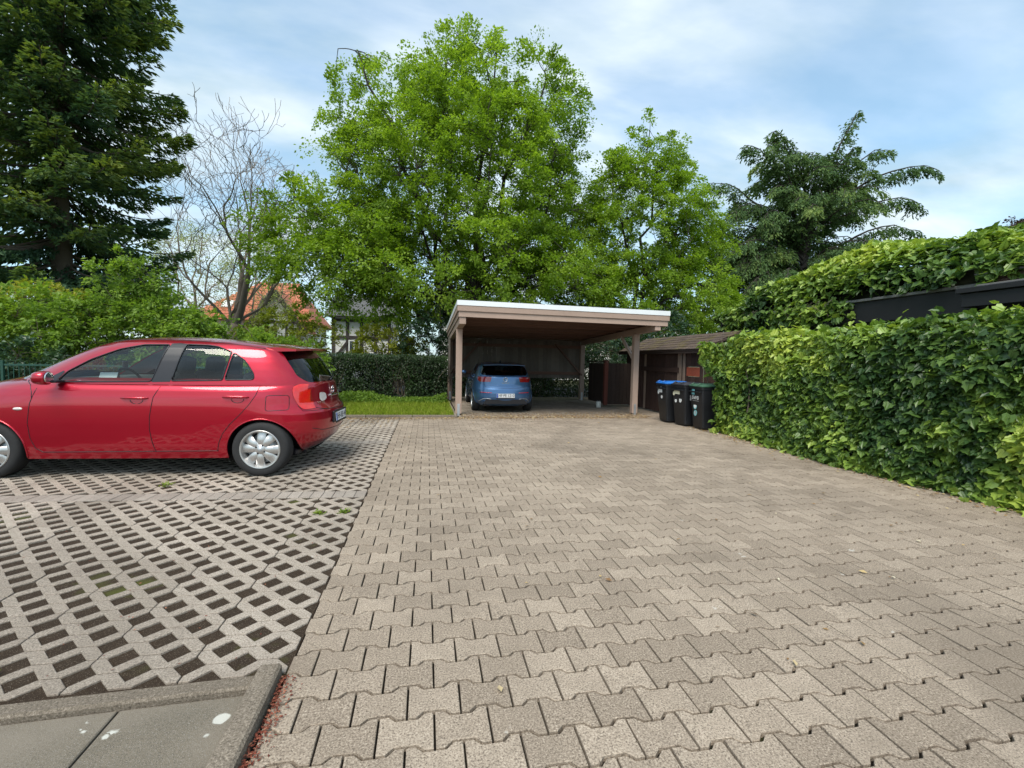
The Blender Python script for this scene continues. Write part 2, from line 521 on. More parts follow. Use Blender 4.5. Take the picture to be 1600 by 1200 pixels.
# kerb in front of the lawn and along the carport
for i in range(10):
    kerb_stone((0.645 - i * 1.0, 8.735 + i * 0.03), (0.650 - i * 1.0 - .995, 8.735 + (i + 1) * 0.03), 0.06, 0.055, 0.2, 0.006)
for i in range(5):
    kerb_stone((0.615, 8.78 + i), (0.615, 9.775 + i), 0.05, 0.05, 0.2, 0.006)

t = NT('slab_concrete'); p = t.pos()
c = t.mix(t.noise(p, 3.0, 5, 0.6), (0.12, 0.104, 0.080), (0.205, 0.175, 0.135))
c = t.mix(t.ramp(t.noise(p, 300, 2, 0.7), [(0.3, 0.8), (0.5, 0.0)]), c, (0.045, 0.043, 0.04))
c = t.mix(t.ramp(t.noise(p, 380, 2, 0.7), [(0.55, 0.0), (0.72, 0.9)]), c, (0.34, 0.32, 0.29))
c = t.mix(t.ramp(t.noise(p, 1.6, 3, 0.5), [(0.5, 0.0), (0.65, 0.5)]), c, (0.22, 0.19, 0.155))
vo = t.n('ShaderNodeTexVoronoi', Scale=12.0, Randomness=1.0)
dm = t.n('ShaderNodeMapping'); t.l(p, dm.inputs[0])
wn = t.n('ShaderNodeTexNoise', Scale=30.0); t.l(p, wn.inputs['Vector'])
av = t.n('ShaderNodeVectorMath', _operation='MULTIPLY_ADD'); t.l(wn.outputs['Color'], av.inputs[0]); av.inputs[1].default_value = (.03, .03, .03); t.l(p, av.inputs[2])
t.l(av.outputs[0], vo.inputs['Vector'])
hs = t.n('ShaderNodeSeparateColor'); t.l(vo.outputs['Color'], hs.inputs[0])
rad = t.math('MULTIPLY', t.math('POWER', hs.outputs[0], 1.9), 0.42)
spot = t.ramp(t.math('SUBTRACT', rad, vo.outputs['Distance']), [(0.0, 0.0), (0.07, 0.75)])
c = t.mix(spot, c, (0.58, 0.58, 0.53))
M_SLAB = t.done(t.principled(c, 1.0, 0, 0.08, t.bump(t.noise(p, 260, 3, .7), 0.5, 0.005)))
path = sheet('path', [(-4.2, -3), (-0.709, -3), (-0.709, 0.31), (-4.2, 0.26)], -0.030, M_SAND)
for i, (xa, xb) in enumerate([(-1.156, -0.716), (-1.620, -1.164), (-2.085, -1.628), (-2.55, -2.093), (-3.0, -2.56)]):
    for ya, yb in ((-0.72, 0.300 + 0.03 * (xb + .736)), (-1.72, -0.728)):
        v, f = slab_geo([(xa, ya), (xb, ya), (xb, yb), (xa, yb - .03 * (xb - xa))], 0.004, 0.04, -0.012 + random.gauss(0, .001))
        MB().add(v, f, 0).build('path_slab', M_SLAB, path)

# ---- lawn
def m_lawn():
    t = NT('lawn_soil'); p = t.pos()
    c = t.mix(t.noise(p, 12, 4), (0.05, 0.065, 0.015), (0.10, 0.13, 0.03))
    return t.done(t.principled(c, 0.95, 0, 0.1))
lawn = sheet('lawn', [(-9.5, 8.80), (0.59, 8.78), (0.59, 14.0), (-9.5, 14.0)], 0.028, m_lawn())
M_GRASS = m_leaf('grass_blade', [(0, (0.12, 0.17, 0.014)), (0.5, (0.22, 0.30, 0.025)), (0.85, (0.30, 0.38, 0.04)), (1, (0.44, 0.42, 0.11))], 0.4, 0.6, 0.2)
def blades(n, x0, x1, y0, y1, hmin, hmax, z):
    x = RNG.uniform(x0, x1, n); y = RNG.uniform(y0, y1, n)
    h = RNG.uniform(hmin, hmax, n) * (0.7 + 0.6 * RNG.random(n))
    a = RNG.uniform(0, 2 * np.pi, n); wd = RNG.uniform(.004, .008, n)
    lean = RNG.uniform(.0, .6, n) * h; la = RNG.uniform(0, 2 * np.pi, n)
    b = np.c_[x, y, np.full(n, z)]
    d = np.c_[np.cos(a) * wd, np.sin(a) * wd, np.zeros(n)]
    l = np.c_[np.cos(la) * lean, np.sin(la) * lean, h]
    V = np.stack([b - d, b + d, b + d * .6 + l * .55 * np.array([.6, .6, 1.1]), b - d * .6 + l * .55 * np.array([.6, .6, 1.1]), b + l], 1).reshape(-1, 3)
    i = np.arange(n)[:, None] * 5
    rn = RNG.random(n)
    return V, [i + np.array([0, 1, 2, 3]), i + np.array([3, 2, 4])], [rn, rn]
V, P, rn = blades(26000, -3.3, 0.575, 8.80, 11.9, .05, .13, .026)
V2, P2, rn2 = blades(7000, -9.0, -3.3, 8.9, 12.0, .06, .15, .026)
g = link('grass', mesh_np('grass', np.concatenate([V, V2]), [np.concatenate([P[0], P2[0] + len(V)]), np.concatenate([P[1], P2[1] + len(V)])], M_GRASS, False,
         [np.concatenate([rn[0], rn2[0]]), np.concatenate([rn[1], rn2[1]])]))
g['kind'] = 'stuff'; tag(g, 'short bright green grass on the lawn behind the kerb', 'grass')
# ================================================================ carport
M_TIMBER = m_wood('glazed_timber', (0.40, 0.29, 0.235), 0.72, 0.7)
M_DECK = m_wood('shaded_brown_deck', (0.17, 0.095, 0.072), 0.6, 0.75)  # reddish-brown wood; base colour also darkened for the shade under the roof
M_DARKWOOD = m_wood('dark_stained_wood', (0.05, 0.033, 0.027), 0.45, 0.85)
M_BACKBOARD = m_wood('back_boards', (0.16, 0.135, 0.115), 0.6, 0.8)
M_WHITEMETAL = m_plain('white_metal_trim', (0.72, 0.745, 0.77), 0.4, 0.0, 0.5, 0.05, 6)
M_GALV = m_plain('galvanised_steel', (0.50, 0.52, 0.54), 0.45, 0.7, 0.5, 0.12, 40)
M_ROOFFELT = m_plain('roofing_felt', (0.10, 0.10, 0.10), 0.9, 0, 0.2, 0.2, 12)
M_BLACKIRON = m_plain('black_plastic', (0.012, 0.012, 0.014), 0.45, 0, 0.5, 0.2, 10)

cp = thing('carport', 'open timber carport with flat white-edged roof over the blue car', 'carport', (0.70, 9.24, 0))
CW = 4.46                     # post centre to post centre
zf, zb = 2.225, 2.03          # underside of the fascia, front and back
def zroof(y): return zf + (zb - zf) * (y + 1.05) / 5.35
POST_X = (0.0, CW)
for x in POST_X:
    for y in (0.0, 4.05):
        top = zroof(y) - 0.155
        mb = MB(); mb.box((x - .072, y - .072, 0.03), (x + .072, y + .072, top), 0, .006)
        po = mb.build('post', M_TIMBER, cp)
        for q in (-.0775, .0775):
            MB().box((x - .03, y + q - .0035, -0.02), (x + .03, y + q + .0035, 0.27), 0, 0).build('post_shoe', M_GALV, po)
        for zz in (0.09, 0.20):
            MB().lathe([(0.0, .004), (.009, .003), (.011, 0)], 6, Matrix.Translation((x, y - .0815, zz)) @ Matrix.Rotation(math.pi / 2, 4, 'X')).build('bolt', M_GALV, po)
# longitudinal beams, on the posts
for x in (0.0, CW + .05):
    a = (x, -1.02, zroof(-1.02) - .078); b = (x, 4.28, zroof(4.28) - .078)
    MB().bar(a, b, .14, .15, 0, .006).build('beam', M_TIMBER, cp)
# roof joists across and deck boards above them
XL, XR = -0.09, 4.74
for i in range(8):
    y = -0.75 + i * 0.68
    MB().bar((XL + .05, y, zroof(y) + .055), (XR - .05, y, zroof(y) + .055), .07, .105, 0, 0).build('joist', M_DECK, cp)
nb = 36
for i in range(nb):
    ya = -0.98 + i * (5.22 / nb); yb = ya + 5.22 / nb - .006; ym = (ya + yb) / 2
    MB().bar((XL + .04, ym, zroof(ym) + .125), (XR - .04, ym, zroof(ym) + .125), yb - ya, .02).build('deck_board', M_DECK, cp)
# fascia: two boards stepped, white metal cap
def slope_z(x): return -0.048 * (x - XL) / (XR - XL)      # the roof falls a little to the right
def fascia(z0, z1, out_, mat, name, thick=.024):
    for (a, b) in (((XL - out_, -1.04 - out_), (XR + out_, -1.04 - out_)), ((XR + out_, -1.04 - out_ + thick), (XR + out_, 4.30 + out_)),
                   ((XR + out_ - thick, 4.30 + out_), (XL - out_, 4.30 + out_)), ((XL - out_, 4.30 + out_ - thick), (XL - out_, -1.04 - out_ + thick))):
        da, db = zroof(a[1]) + slope_z(a[0]), zroof(b[1]) + slope_z(b[0])
        d = Vector((b[0] - a[0], b[1] - a[1], 0)).normalized(); nrm = Vector((d.y, -d.x, 0))
        p = [(Vector((*a, da)) + nrm * 0), (Vector((*b, db)))]
        inn = -nrm * thick
        vs = []
        for q, zz in ((p[0], 0), (p[1], 0)):
            for off in (Vector((0, 0, 0)), inn):
                for z in (z0, z1): vs.append(q + off + Vector((0, 0, z)))
        vs = np.array([v[:] for v in vs])
        # order: a-out-lo a-out-hi a-in-lo a-in-hi b-...
        MB().add(vs, [[[0, 4, 5, 1], [2, 3, 7, 6], [1, 5, 7, 3], [0, 2, 6, 4], [0, 1, 3, 2], [4, 6, 7, 5]]], 0).build(name, mat, cp)
fascia(0.0, 0.128, 0.0, M_TIMBER, 'fascia_board')
fascia(0.122, 0.246, 0.026, M_TIMBER, 'fascia_board')
fascia(0.240, 0.345, 0.036, M_WHITEMETAL, 'roof_edge_trim', .03)
z_ = [(XL - .03, -1.05), (XR + .03, -1.05), (XR + .03, 4.31), (XL - .03, 4.31)]
MB().add([(x, y, zroof(y) + slope_z(x) + .325) for x, y in z_] + [(x, y, zroof(y) + slope_z(x) + .30) for x, y in z_],
         [[[0, 1, 2, 3], [7, 6, 5, 4]]], 0).build('roof_covering', M_ROOFFELT, cp)
# boarded back wall that stops above the ground, and diagonal braces
nbw = 30
for i in range(nbw):
    xa = 0.06 + i * ((CW - .12) / nbw)
    MB().box((xa, 4.10, 0.74 + random.gauss(0, .003)), (xa + (CW - .12) / nbw - .004, 4.122, zroof(4.1) - .02), 0, .002).build('wall_board', M_BACKBOARD, cp)
for z in (0.86, 1.75):
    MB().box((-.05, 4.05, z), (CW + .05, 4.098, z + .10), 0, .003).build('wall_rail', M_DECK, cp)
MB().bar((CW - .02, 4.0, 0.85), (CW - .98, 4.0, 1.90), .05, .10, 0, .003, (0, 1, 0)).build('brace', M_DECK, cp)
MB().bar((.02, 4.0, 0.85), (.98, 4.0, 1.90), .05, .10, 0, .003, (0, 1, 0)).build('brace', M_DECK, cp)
M_PALEWOOD = m_wood('pale_brace_wood', (0.52, 0.42, 0.36), 0.75)
MB().bar((CW, 0.03, 1.35), (CW, 0.86, zroof(.8) - .16), .09, .05, 0, .003, (1, 0, 0)).build('brace', M_PALEWOOD, cp, label='pale unpainted brace between post and beam')
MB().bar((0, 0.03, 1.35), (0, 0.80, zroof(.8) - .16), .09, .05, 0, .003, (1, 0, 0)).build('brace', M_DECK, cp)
MB().bar((-.055, 3.2, 0.66), (-.055, 4.1, 0.66), .03, .10, 0, 0).build('side_rail', M_TIMBER, cp)
for j in range(7):
    MB().box((-.075, 3.10 + j * .135, 0.70), (-.052, 3.225 + j * .135, zroof(3.6) - .02), 0, .002).build('side_board', M_BACKBOARD, cp)

# dark store cupboard at the right back of the carport, reddish corner post
ct = thing('wood_store', 'dark timber store cupboard with reddish corner post inside the carport', 'store', (5.05, 11.1, 0), R(0))
M_REDWOOD = m_wood('red_stained_wood', (0.13, 0.04, 0.028), 0.6)
for j in range(9):
    MB().box((0.02, -.02 + j * .14, .10), (.042, .115 + j * .14, 1.28), 0, .002).build('board', M_DARKWOOD, ct)
MB().box((0.0, -.14, .06), (.11, -.03, 1.32), 0, .005).build('corner_post', M_REDWOOD, ct)
MB().box((-.015, -.155, 1.322), (.12, -.015, 1.37), 0, .005).build('post_cap', M_REDWOOD, ct)
MB().box((-.04, -.16, 1.30), (-.004, 1.3, 1.335), 0, .003).build('top_rail', M_DARKWOOD, ct)
for j in range(6):
    MB().box((.12 + j * .12, -.10, .08), (.235 + j * .12, -.078, 1.29), 0, .002).build('board', M_DARKWOOD, ct)
cn = thing('paint_can', 'small white can standing on the ground inside the carport', 'can', (4.86, 10.9, 0.0))
cn.scale = (.8, .8, .8)
MB().lathe([(0, .0), (.085, .0), (.088, .01), (.088, .20), (.082, .205), (.082, .212), (0, .212)], 18).build('can_body', m_plain('white_can', (.62, .60, .55), .4), cn, True)
MB().tube([(math.cos(a) * .088, 0, .19 + math.sin(a) * .07) for a in np.linspace(0, math.pi, 9)], .003, 5).build('handle', M_GALV, cn)

# ================================================================ shed
sd = thing('garden_shed', 'dark brown plank shed with mossy shingle roof behind the bins', 'shed', (5.98, 7.6, 0))
M_SHEDWOOD = m_wood('shed_planks', (0.066, 0.037, 0.030), 0.4, 0.9)
M_REDPANEL = m_wood('red_panel', (0.42, 0.10, 0.055), 0.7, 0.7)
M_GREYWOOD = m_wood('grey_weathered_wood', (0.26, 0.19, 0.15), 0.55)
yy = 0.0
while yy < 3.9:
    wd = random.uniform(.10, .145)
    red = 0.33 < yy < 0.52
    if not (0.10 < yy < 0.62):
        MB().box((random.uniform(-.006, .006), yy, .04), (.03, yy + wd - .004, 1.60), 0, .002).build('plank', M_GREYWOOD if random.random() < .08 else M_SHEDWOOD, sd)
    yy += wd
for a, b in ((.10, .27), (.28, .45), (.46, .62)):
    MB().box((0, a, .04), (.03, b, 1.02), 0, .002).build('plank', M_SHEDWOOD, sd)
    MB().box((-.004, a, 1.03), (.026, b, 1.24), 0, .002).build('red_board', M_REDPANEL, sd, label='bright rust-red board')
    MB().box((0, a, 1.25), (.03, b, 1.60), 0, .002).build('plank', M_SHEDWOOD, sd)
MB().box((.005, .60, .04), (.028, .80, 1.60), 0, .002).build('plank', M_SHEDWOOD, sd)
for ya in (.66, .82):
    MB().box((-.03, ya, .05), (-.008, ya + .09, 1.58), 0, .003).build('batten', M_GREYWOOD, sd)
MB().box((-.035, .95, 1.10), (-.008, 3.2, 1.22), 0, .003).build('rail', M_SHEDWOOD, sd)
for x in range(5):      # end wall towards the camera
    MB().box((.035 + x * .16, -.03, .04), (.19 + x * .16, -.005, 1.60 + .068 * x), 0, .002).build('end_plank', M_SHEDWOOD, sd)
MB().bar((-.17, -.25, 1.595), (-.17, 4.1, 1.595), .03, .08, 0, .003).build('eaves_board', M_DARKWOOD, sd)
t = NT('mossy_shingle'); p = t.pos()
c = t.mix(t.rnd(), (0.085, 0.060, 0.048), (0.16, 0.115, 0.09))
c = t.mix(t.noise(p, 60, 4, .7), c, (0.06, 0.05, 0.045))
c = t.mix(t.ramp(t.noise(p, 2.2, 4, 0.65), [(0.48, 0.0), (0.64, 0.7)]), c, t.mix(t.noise(p, 25, 3), (0.07, 0.066, 0.02), (0.14, 0.11, 0.035)))
c = t.mix(t.ramp(t.noise(p, 30, 3, .6), [(0.68, 0), (0.73, .8)]), c, (0.42, 0.36, 0.30))
M_SHINGLE = t.done(t.principled(c, .95, 0, .2, t.bump(t.noise(p, 40, 4, .7), .8, .02)))
# roof rises away from the yard; shingles in courses
rise = math.atan2(0.40, 0.95)
MB().bar((.72, 1.9, 1.625 + .92 * math.tan(rise)), (1.62, 1.9, 1.62), 4.35, .03).build('back_slope', M_DARKWOOD, sd)
roof = link('roof', MB().bar((-.2, 1.9, 1.625), (.72, 1.9, 1.625 + .92 * math.tan(rise)), 4.35, .03).mesh('roof', M_DARKWOOD), sd)
nshape = MB().box((0, 0, 0), (.215, .158, .014), 0, .003).mesh('shingle', M_SHINGLE)
cnt = 0
for ci in range(6):
    u = ci * .175
    for k in range(-1, 28):
        y = -.27 + k * .161 + (.08 if ci % 2 else 0)
        if y < -.3 or y > 4.0: continue
        if cnt >= 295: break
        o = link('shingle', nshape, roof); cnt += 1
        o.location = (-.215 + u * math.cos(rise), y, 1.648 + u * math.sin(rise))
        o.rotation_euler = (0, -rise + .055 + random.gauss(0, .012), random.gauss(0, .012))

# ================================================================ ivy-grown garage to the right
ga = thing('garage', 'flat-roofed garage with black fascia boards under the ivy', 'garage', (7.05, 0.2, 0))
M_BLACKBOARD = m_wood('black_board', (0.018, 0.018, 0.021), 0.7, 0.55, 1.0, .4)
M_GREYEDGE = m_plain('grey_roof_edge', (0.16, 0.155, 0.15), .7, 0, .3, .35, 25, .4)
M_BRICK = m_wood('brown_brick', (0.14, 0.085, 0.065), .7)
for j in range(16):
    MB().box((0.10, .0 + j * .5, 0), (.12, .49 + j * .5, 2.22), 0, .003).build('wall_board', M_BLACKBOARD, ga)
MB().box((0.02, 3.05, 2.06), (.06, 8.0, 2.40), 0, .004).build('fascia', M_BLACKBOARD, ga)
MB().box((-.02, 3.02, 2.405), (.10, 8.0, 2.45), 0, .008).build('roof_edge', M_GREYEDGE, ga)
MB().box((-.30, -.2, 2.12), (-.26, 3.0, 2.29), 0, .004).build('fascia', M_BLACKBOARD, ga, label='wide black fascia board nearest the camera')
MB().box((-.34, -.2, 2.295), (-.20, 3.05, 2.365), 0, .006).build('roof_edge', M_BLACKBOARD, ga)
MB().box((-.26, 2.96, 2.12), (.1, 3.0, 2.36), 0, .003).build('fascia_return', M_BLACKBOARD, ga)
MB().box((-.22, -.2, 2.37), (-.14, 2.9, 2.40), 0, .003).build('roof_edge', M_GREYEDGE, ga)
for j in range(4):
    for k in range(2):
        MB().box((-.02, 2.0 + j * .215 + (.1 if k else 0), 2.41 + k * .068), (.09, 2.205 + j * .215 + (.1 if k else 0), 2.472 + k * .068), 0, .004).build('brick', M_BRICK, ga)
MB().box((-.05, 1.9, 2.552), (.14, 3.05, 2.575), 0, .003).build('coping', M_GREYEDGE, ga)
MB().box((.12, -.2, 2.2), (4.0, 8.0, 2.40), 0, 0).build('roof_slab', M_ROOFFELT, ga)
MB().bar((-.1, 8.2, 2.33), (2.6, 8.2, 2.33), .04, .20, 0, .004).build('fascia', M_BLACKBOARD, ga)
MB().box((.12, 8.0, 0), (3.9, 8.04, 2.2), 0, 0).build('end_wall', M_BLACKBOARD, ga)

# ================================================================ green fence on the left
fn = thing('metal_fence', 'low green metal picket fence in front of the shrubs', 'fence', (-2.4, 7.55, 0), R(180))
M_GREEN = m_plain('green_enamel', (0.012, 0.055, 0.038), .4, 0, .5, .15, 20)
pk = MB().tube([(0, 0, .08), (0, 0, 1.115)], .0075, 6).mesh('picket', M_GREEN)
for i in range(92):
    o = link('picket', pk, fn); o.location = (i * .078, 0, 0)
for z in (.16, 1.075): MB().bar((-.1, 0, z), (7.2, 0, z), .02, .03, 0, .002).build('rail', M_GREEN, fn)
for i in range(4): MB().box((i * 2.34 - .02, -.02, 0), (i * 2.34 + .02, .02, 1.15), 0, .003).build('post', M_GREEN, fn)

# ================================================================ houses behind
t = NT('red_roof_tile'); p = t.pos()
c = t.mix(t.rnd(), (0.44, 0.125, 0.07), (0.60, 0.20, 0.12))
c = t.mix(t.noise(p, 1.4, 4), c, (0.36, 0.13, 0.08))
M_TILE = t.done(t.principled(c, .8, 0, .3))
M_PLASTER = m_plain('white_plaster', (0.72, 0.71, 0.68), .9, 0, .2, .06, 2)
M_BEAM = m_wood('half_timber', (0.055, 0.045, 0.042), .6)
M_PANE = m_plain('window_glass', (0.035, 0.045, 0.055), .08, 0, .6, .2, 3)
M_FRAMEW = m_plain('white_frame', (0.7, 0.7, 0.68), .5)
def window(parent, x, y, z, w, h, face='y'):
    f = MB()
    d = .05
    f.box((x - .07, y - d, z - .07), (x + w + .07, y - .005, z), 0); f.box((x - .07, y - d, z + h), (x + w + .07, y - .005, z + h + .07), 0)
    f.box((x - .07, y - d, z), (x, y - .005, z + h), 0); f.box((x + w, y - d, z), (x + w + .07, y - .005, z + h), 0)
    f.box((x + w / 2 - .03, y - d, z), (x + w / 2 + .03, y - .005, z + h), 0)
    fo = f.build('window', M_FRAMEW, parent)
    MB().box((x, y - .025, z), (x + w, y - .004, z + h), 0).build('pane', M_PANE, fo)
hs = thing('brick_tiled_house', 'distant house with red tiled roof and white half-timbered gable behind the bare tree', 'house', (-17.0, 38.0, 0))
MB().box((-.8, 0, 0), (7.0, 9, 4.2), 0).build('wall', M_PLASTER, hs)
# main roof: ridge along x, hipped to the left; individual tiles on the face towards us
rf = link('roof', mesh_np('roof', [(-1.4, -.7, 4.0), (7.6, -.7, 4.0), (7.6, 9.7, 4.0), (-1.4, 9.7, 4.0), (2.6, 4.5, 7.7), (5.4, 4.5, 7.7)],
        [[[0, 1, 5, 4], [2, 3, 4, 5]], [[3, 0, 4], [1, 2, 5]]], M_TILE), hs)
slope = math.hypot(5.2, 3.7); su = np.array([0, 5.2, 3.7]) / slope; sn = np.array([0, -3.7, 5.2]) / slope
tile = MB().box((0, 0, 0), (.30, .42, .05), 0).mesh('roof_tile', M_TILE)
tang = math.atan2(3.7, 5.2)
cnt = 0; far = MB()
for ci in range(16):
    v = ci * .40
    xl = -1.4 + 4.0 * v / slope
    k = 0
    while xl + k * .31 < 7.6 - 2.2 * v / slope:
        b = np.array([xl + k * .31, -.7, 4.0]) + su * v + sn * .02
        if b[0] < 7.6 and cnt < 298 and ci < 16 and k < 27 and ((ci * 31 + k) % 4 != 3):
            o = link('roof_tile', tile, rf); o.location = b; o.rotation_euler = (tang - .06, 0, 0); cnt += 1
        else:
            far.box((0, 0, 0), (.30, .42, .05), random.random(), 0, Matrix.Translation(b) @ Matrix.Rotation(tang - .06, 4, 'X'))
        k += 1
far.build('far_roof_tiles', M_TILE, rf, kind='stuff')
sk = MB().box((0, 0, 0), (.75, 1.0, .09), 0).mesh('skylight', M_FRAMEW)
o = link('skylight', sk, rf); o.location = np.array([.75, -.7, 4.0]) + su * 1.7 + sn * .09; o.rotation_euler = (tang, 0, 0)
# front gable with dark bargeboards
gx = 5.4
MB().prism([(gx - 1.5, 2.6), (gx + 1.5, 2.6), (gx + 1.5, 3.9), (gx, 6.0), (gx - 1.5, 3.9)], 0, 4.0, Matrix.Translation((0, -1.3, 0)) @ Matrix.Rotation(math.pi / 2, 4, 'X') @ Matrix.Scale(-1, 4, (0, 0, 1))).build('gable_wall', M_PLASTER, hs)
for sgn in (-1, 1):
    MB().bar((gx + sgn * 2.3, -1.62, 3.0), (gx, -1.62, 6.25), .18, .34, 0).build('bargeboard', M_BEAM, hs)
    MB().bar((gx + sgn * 2.25, 0.2, 3.12), (gx, 0.2, 6.37), 3.7, .06, 0).build('gable_roof', M_TILE, hs)
MB().box((gx - 1.5, -1.38, 3.8), (gx + 1.5, -1.305, 4.0), 0).build('timber', M_BEAM, hs)
for xx in (-.9, -.1, .7): MB().box((gx + xx, -1.38, 2.6), (gx + xx + .16, -1.305, 3.79), 0).build('timber', M_BEAM, hs)
MB().box((gx - 3.9, -1.5, 3.0), (gx - 1.5, -.2, 3.12), 0).build('porch_roof', M_BEAM, hs)
for xx in (-3.8, -2.7): MB().box((gx + xx, -1.45, 0), (gx + xx + .15, -1.3, 3.0), 0).build('porch_post', M_BEAM, hs)
window(hs, .6, 0, 1.2, 1.2, 1.3); window(hs, 2.6, 0, 1.2, 1.2, 1.3); None
MB().box((3.2, 3.9, 7.2), (3.9, 4.7, 8.0), 0).build('chimney', M_BRICK, hs)

wh = thing('timber_framed_house', 'white house with dark timber framing half hidden behind the clipped hedge', 'house', (-5.6, 27.0, 0))
MB().box((0, 0, 0), (3.4, 6, 3.7), 0).build('wall', M_PLASTER, wh)
for x in (.0, .8, 1.6, 2.4, 3.22): MB().box((x, -.06, 0), (x + .18, -.003, 3.7), 0).build('timber', M_BEAM, wh)
for z in (1.1, 2.4, 3.4): MB().box((0, -.075, z), (3.4, -.062, z + .17), 0).build('timber', M_BEAM, wh)
MB().bar((.2, -.09, 1.25), (1.05, -.09, 2.4), .02, .16, 0).build('timber', M_BEAM, wh)
window(wh, 1.03, -.06, 1.35, .5, .9)
MB().prism([(-.6, 3.7), (6.6, 3.7), (3.0, 5.4)], -.3, 3.7, Matrix(((0, 0, 1, 0), (1, 0, 0, 0), (0, 1, 0, 0), (0, 0, 0, 1)))).build('roof', M_ROOFFELT, wh)
bh = thing('plaster_house', 'pale plastered house wall glimpsed through the trees behind the carport', 'house', (1.0, 29.0, 0))
MB().box((0, 0, 0), (17, 8, 4.6), 0).build('wall', M_PLASTER, bh)
for i in range(6):
    for z in (1.0, 2.9): window(bh, 1.0 + i * 2.7, 0, z, 1.1, 1.3)
MB().prism([(-.6, 4.6), (8.6, 4.6), (4.0, 5.6)], -.4, 17.4, Matrix(((0, 0, 1, 0), (1, 0, 0, 0), (0, 1, 0, 0), (0, 0, 0, 1)))).build('roof', M_ROOFFELT, bh)

street = sheet('street', [(-60, 15.2), (60, 15.2), (60, 21), (-60, 21)], -0.06, m_plain('asphalt', (0.05, 0.05, 0.052), .9, 0, .2, .2, 8))
# ================================================================ cars
class Dome:
    """closed-top car surface: for every height a plan outline (half), kept as a table of points and normals"""
    def __init__(s, zs, xr, xf, w, pr=7.0, pf=5.0, q=2.5, na=360, nz=180, bias=1.0):
        s.zt = np.array(zs); s.z0, s.z1 = zs[0], zs[-1]; s.bias = bias
        v = np.linspace(0, 1, nz); z = s.z0 + (s.z1 - s.z0) * (1 - (1 - v) ** bias)
        def cr(xs):            # smooth monotone-ish interpolation
            f = np.interp(z, zs, xs)
            k = 7; ker = np.hanning(k + 2)[1:-1]; ker /= ker.sum()
            pad = np.concatenate([2 * f[0] - f[k - 1:0:-1][-(k // 2):], f, 2 * f[-1] - f[-2:-2 - k // 2:-1]])
            return np.convolve(pad, ker, 'valid')[:nz]
        XR, XF, W = cr(xr), cr(xf), np.maximum(cr(w), .003)
        th = np.linspace(0, np.pi, 1400); c, sn = np.cos(th), np.sin(th)
        T = np.zeros((nz, na, 3))
        for i in range(nz):
            xm, hl = (XR[i] + XF[i]) / 2, max((XF[i] - XR[i]) / 2, .003)
            x = np.where(c > 0, xm - hl * np.abs(c) ** (2 / pr), xm + hl * np.abs(c) ** (2 / pf))
            y = W[i] * np.maximum(sn, 0) ** (2 / q)
            d = np.concatenate([[0], np.cumsum(np.hypot(np.diff(x), np.diff(y)))]); d /= d[-1]
            a = np.linspace(0, 1, na)
            T[i, :, 0] = np.interp(a, d, x); T[i, :, 1] = np.interp(a, d, y); T[i, :, 2] = z[i]
        s.T = T; s.na, s.nz = na, nz
        du = np.gradient(T, axis=1); dvv = np.gradient(T, axis=0)
        N = np.cross(dvv, du)
        N /= np.maximum(np.linalg.norm(N, axis=2, keepdims=True), 1e-12)
        if N[nz // 3, na // 2, 1] < 0: N = -N
        N[:, 0, 1] = 0; N[:, -1, 1] = 0
        N /= np.maximum(np.linalg.norm(N, axis=2, keepdims=True), 1e-12)
        s.N = N
    def _bil(s, A, a, v):
        fi = np.clip(v, 0, 1) * (s.nz - 1); fj = np.clip(a, 0, 1) * (s.na - 1)
        i = np.minimum(fi.astype(int), s.nz - 2); j = np.minimum(fj.astype(int), s.na - 2)
        p = (fi - i)[:, None]; q = (fj - j)[:, None]
        return (1 - p) * ((1 - q) * A[i, j] + q * A[i, j + 1]) + p * ((1 - q) * A[i + 1, j] + q * A[i + 1, j + 1])
    def at(s, a, v): return s._bil(s.T, np.asarray(a, float), np.asarray(v, float))
    def nrm(s, a, v):
        n = s._bil(s.N, np.asarray(a, float), np.asarray(v, float)); return n / np.maximum(np.linalg.norm(n, axis=1, keepdims=True), 1e-9)
    def v_of(s, z): return 1 - (1 - np.clip((np.asarray(z) - s.z0) / (s.z1 - s.z0), 0, 1)) ** (1 / s.bias)
    def side(s, x, z):
        """(a,v) of the side point with this x and z"""
        v = float(s.v_of(z)); row = s.at(np.linspace(0, 1, 500), np.full(500, v))[:, 0]
        return float(np.interp(x, row, np.linspace(0, 1, 500))), v
    def rear(s, y, z, front=False):
        v = float(s.v_of(z)); aa = np.linspace(0, .4, 400) if not front else np.linspace(1, .6, 400)
        row = s.at(aa, np.full(400, v))[:, 1]
        return float(np.interp(abs(y), row, aa)), v
    def grid(s, na=120, nz=44, v0=0.0, v1=1.0):
        bm = bmesh.new(); la = bm.verts.layers.float.new('a'); lv = bm.verts.layers.float.new('v')
        A = np.linspace(0, 1, na); Vv = np.linspace(v0, v1, nz)
        P = s.at(np.tile(A, nz), np.repeat(Vv, na))
        vs = []
        for k, p in enumerate(P):
            q = bm.verts.new(p); q[la] = A[k % na]; q[lv] = Vv[k // na]; vs.append(q)
        for i in range(nz - 1):
            for j in range(na - 1):
                bm.faces.new((vs[i * na + j], vs[(i + 1) * na + j], vs[(i + 1) * na + j + 1], vs[i * na + j + 1]))
        return bm

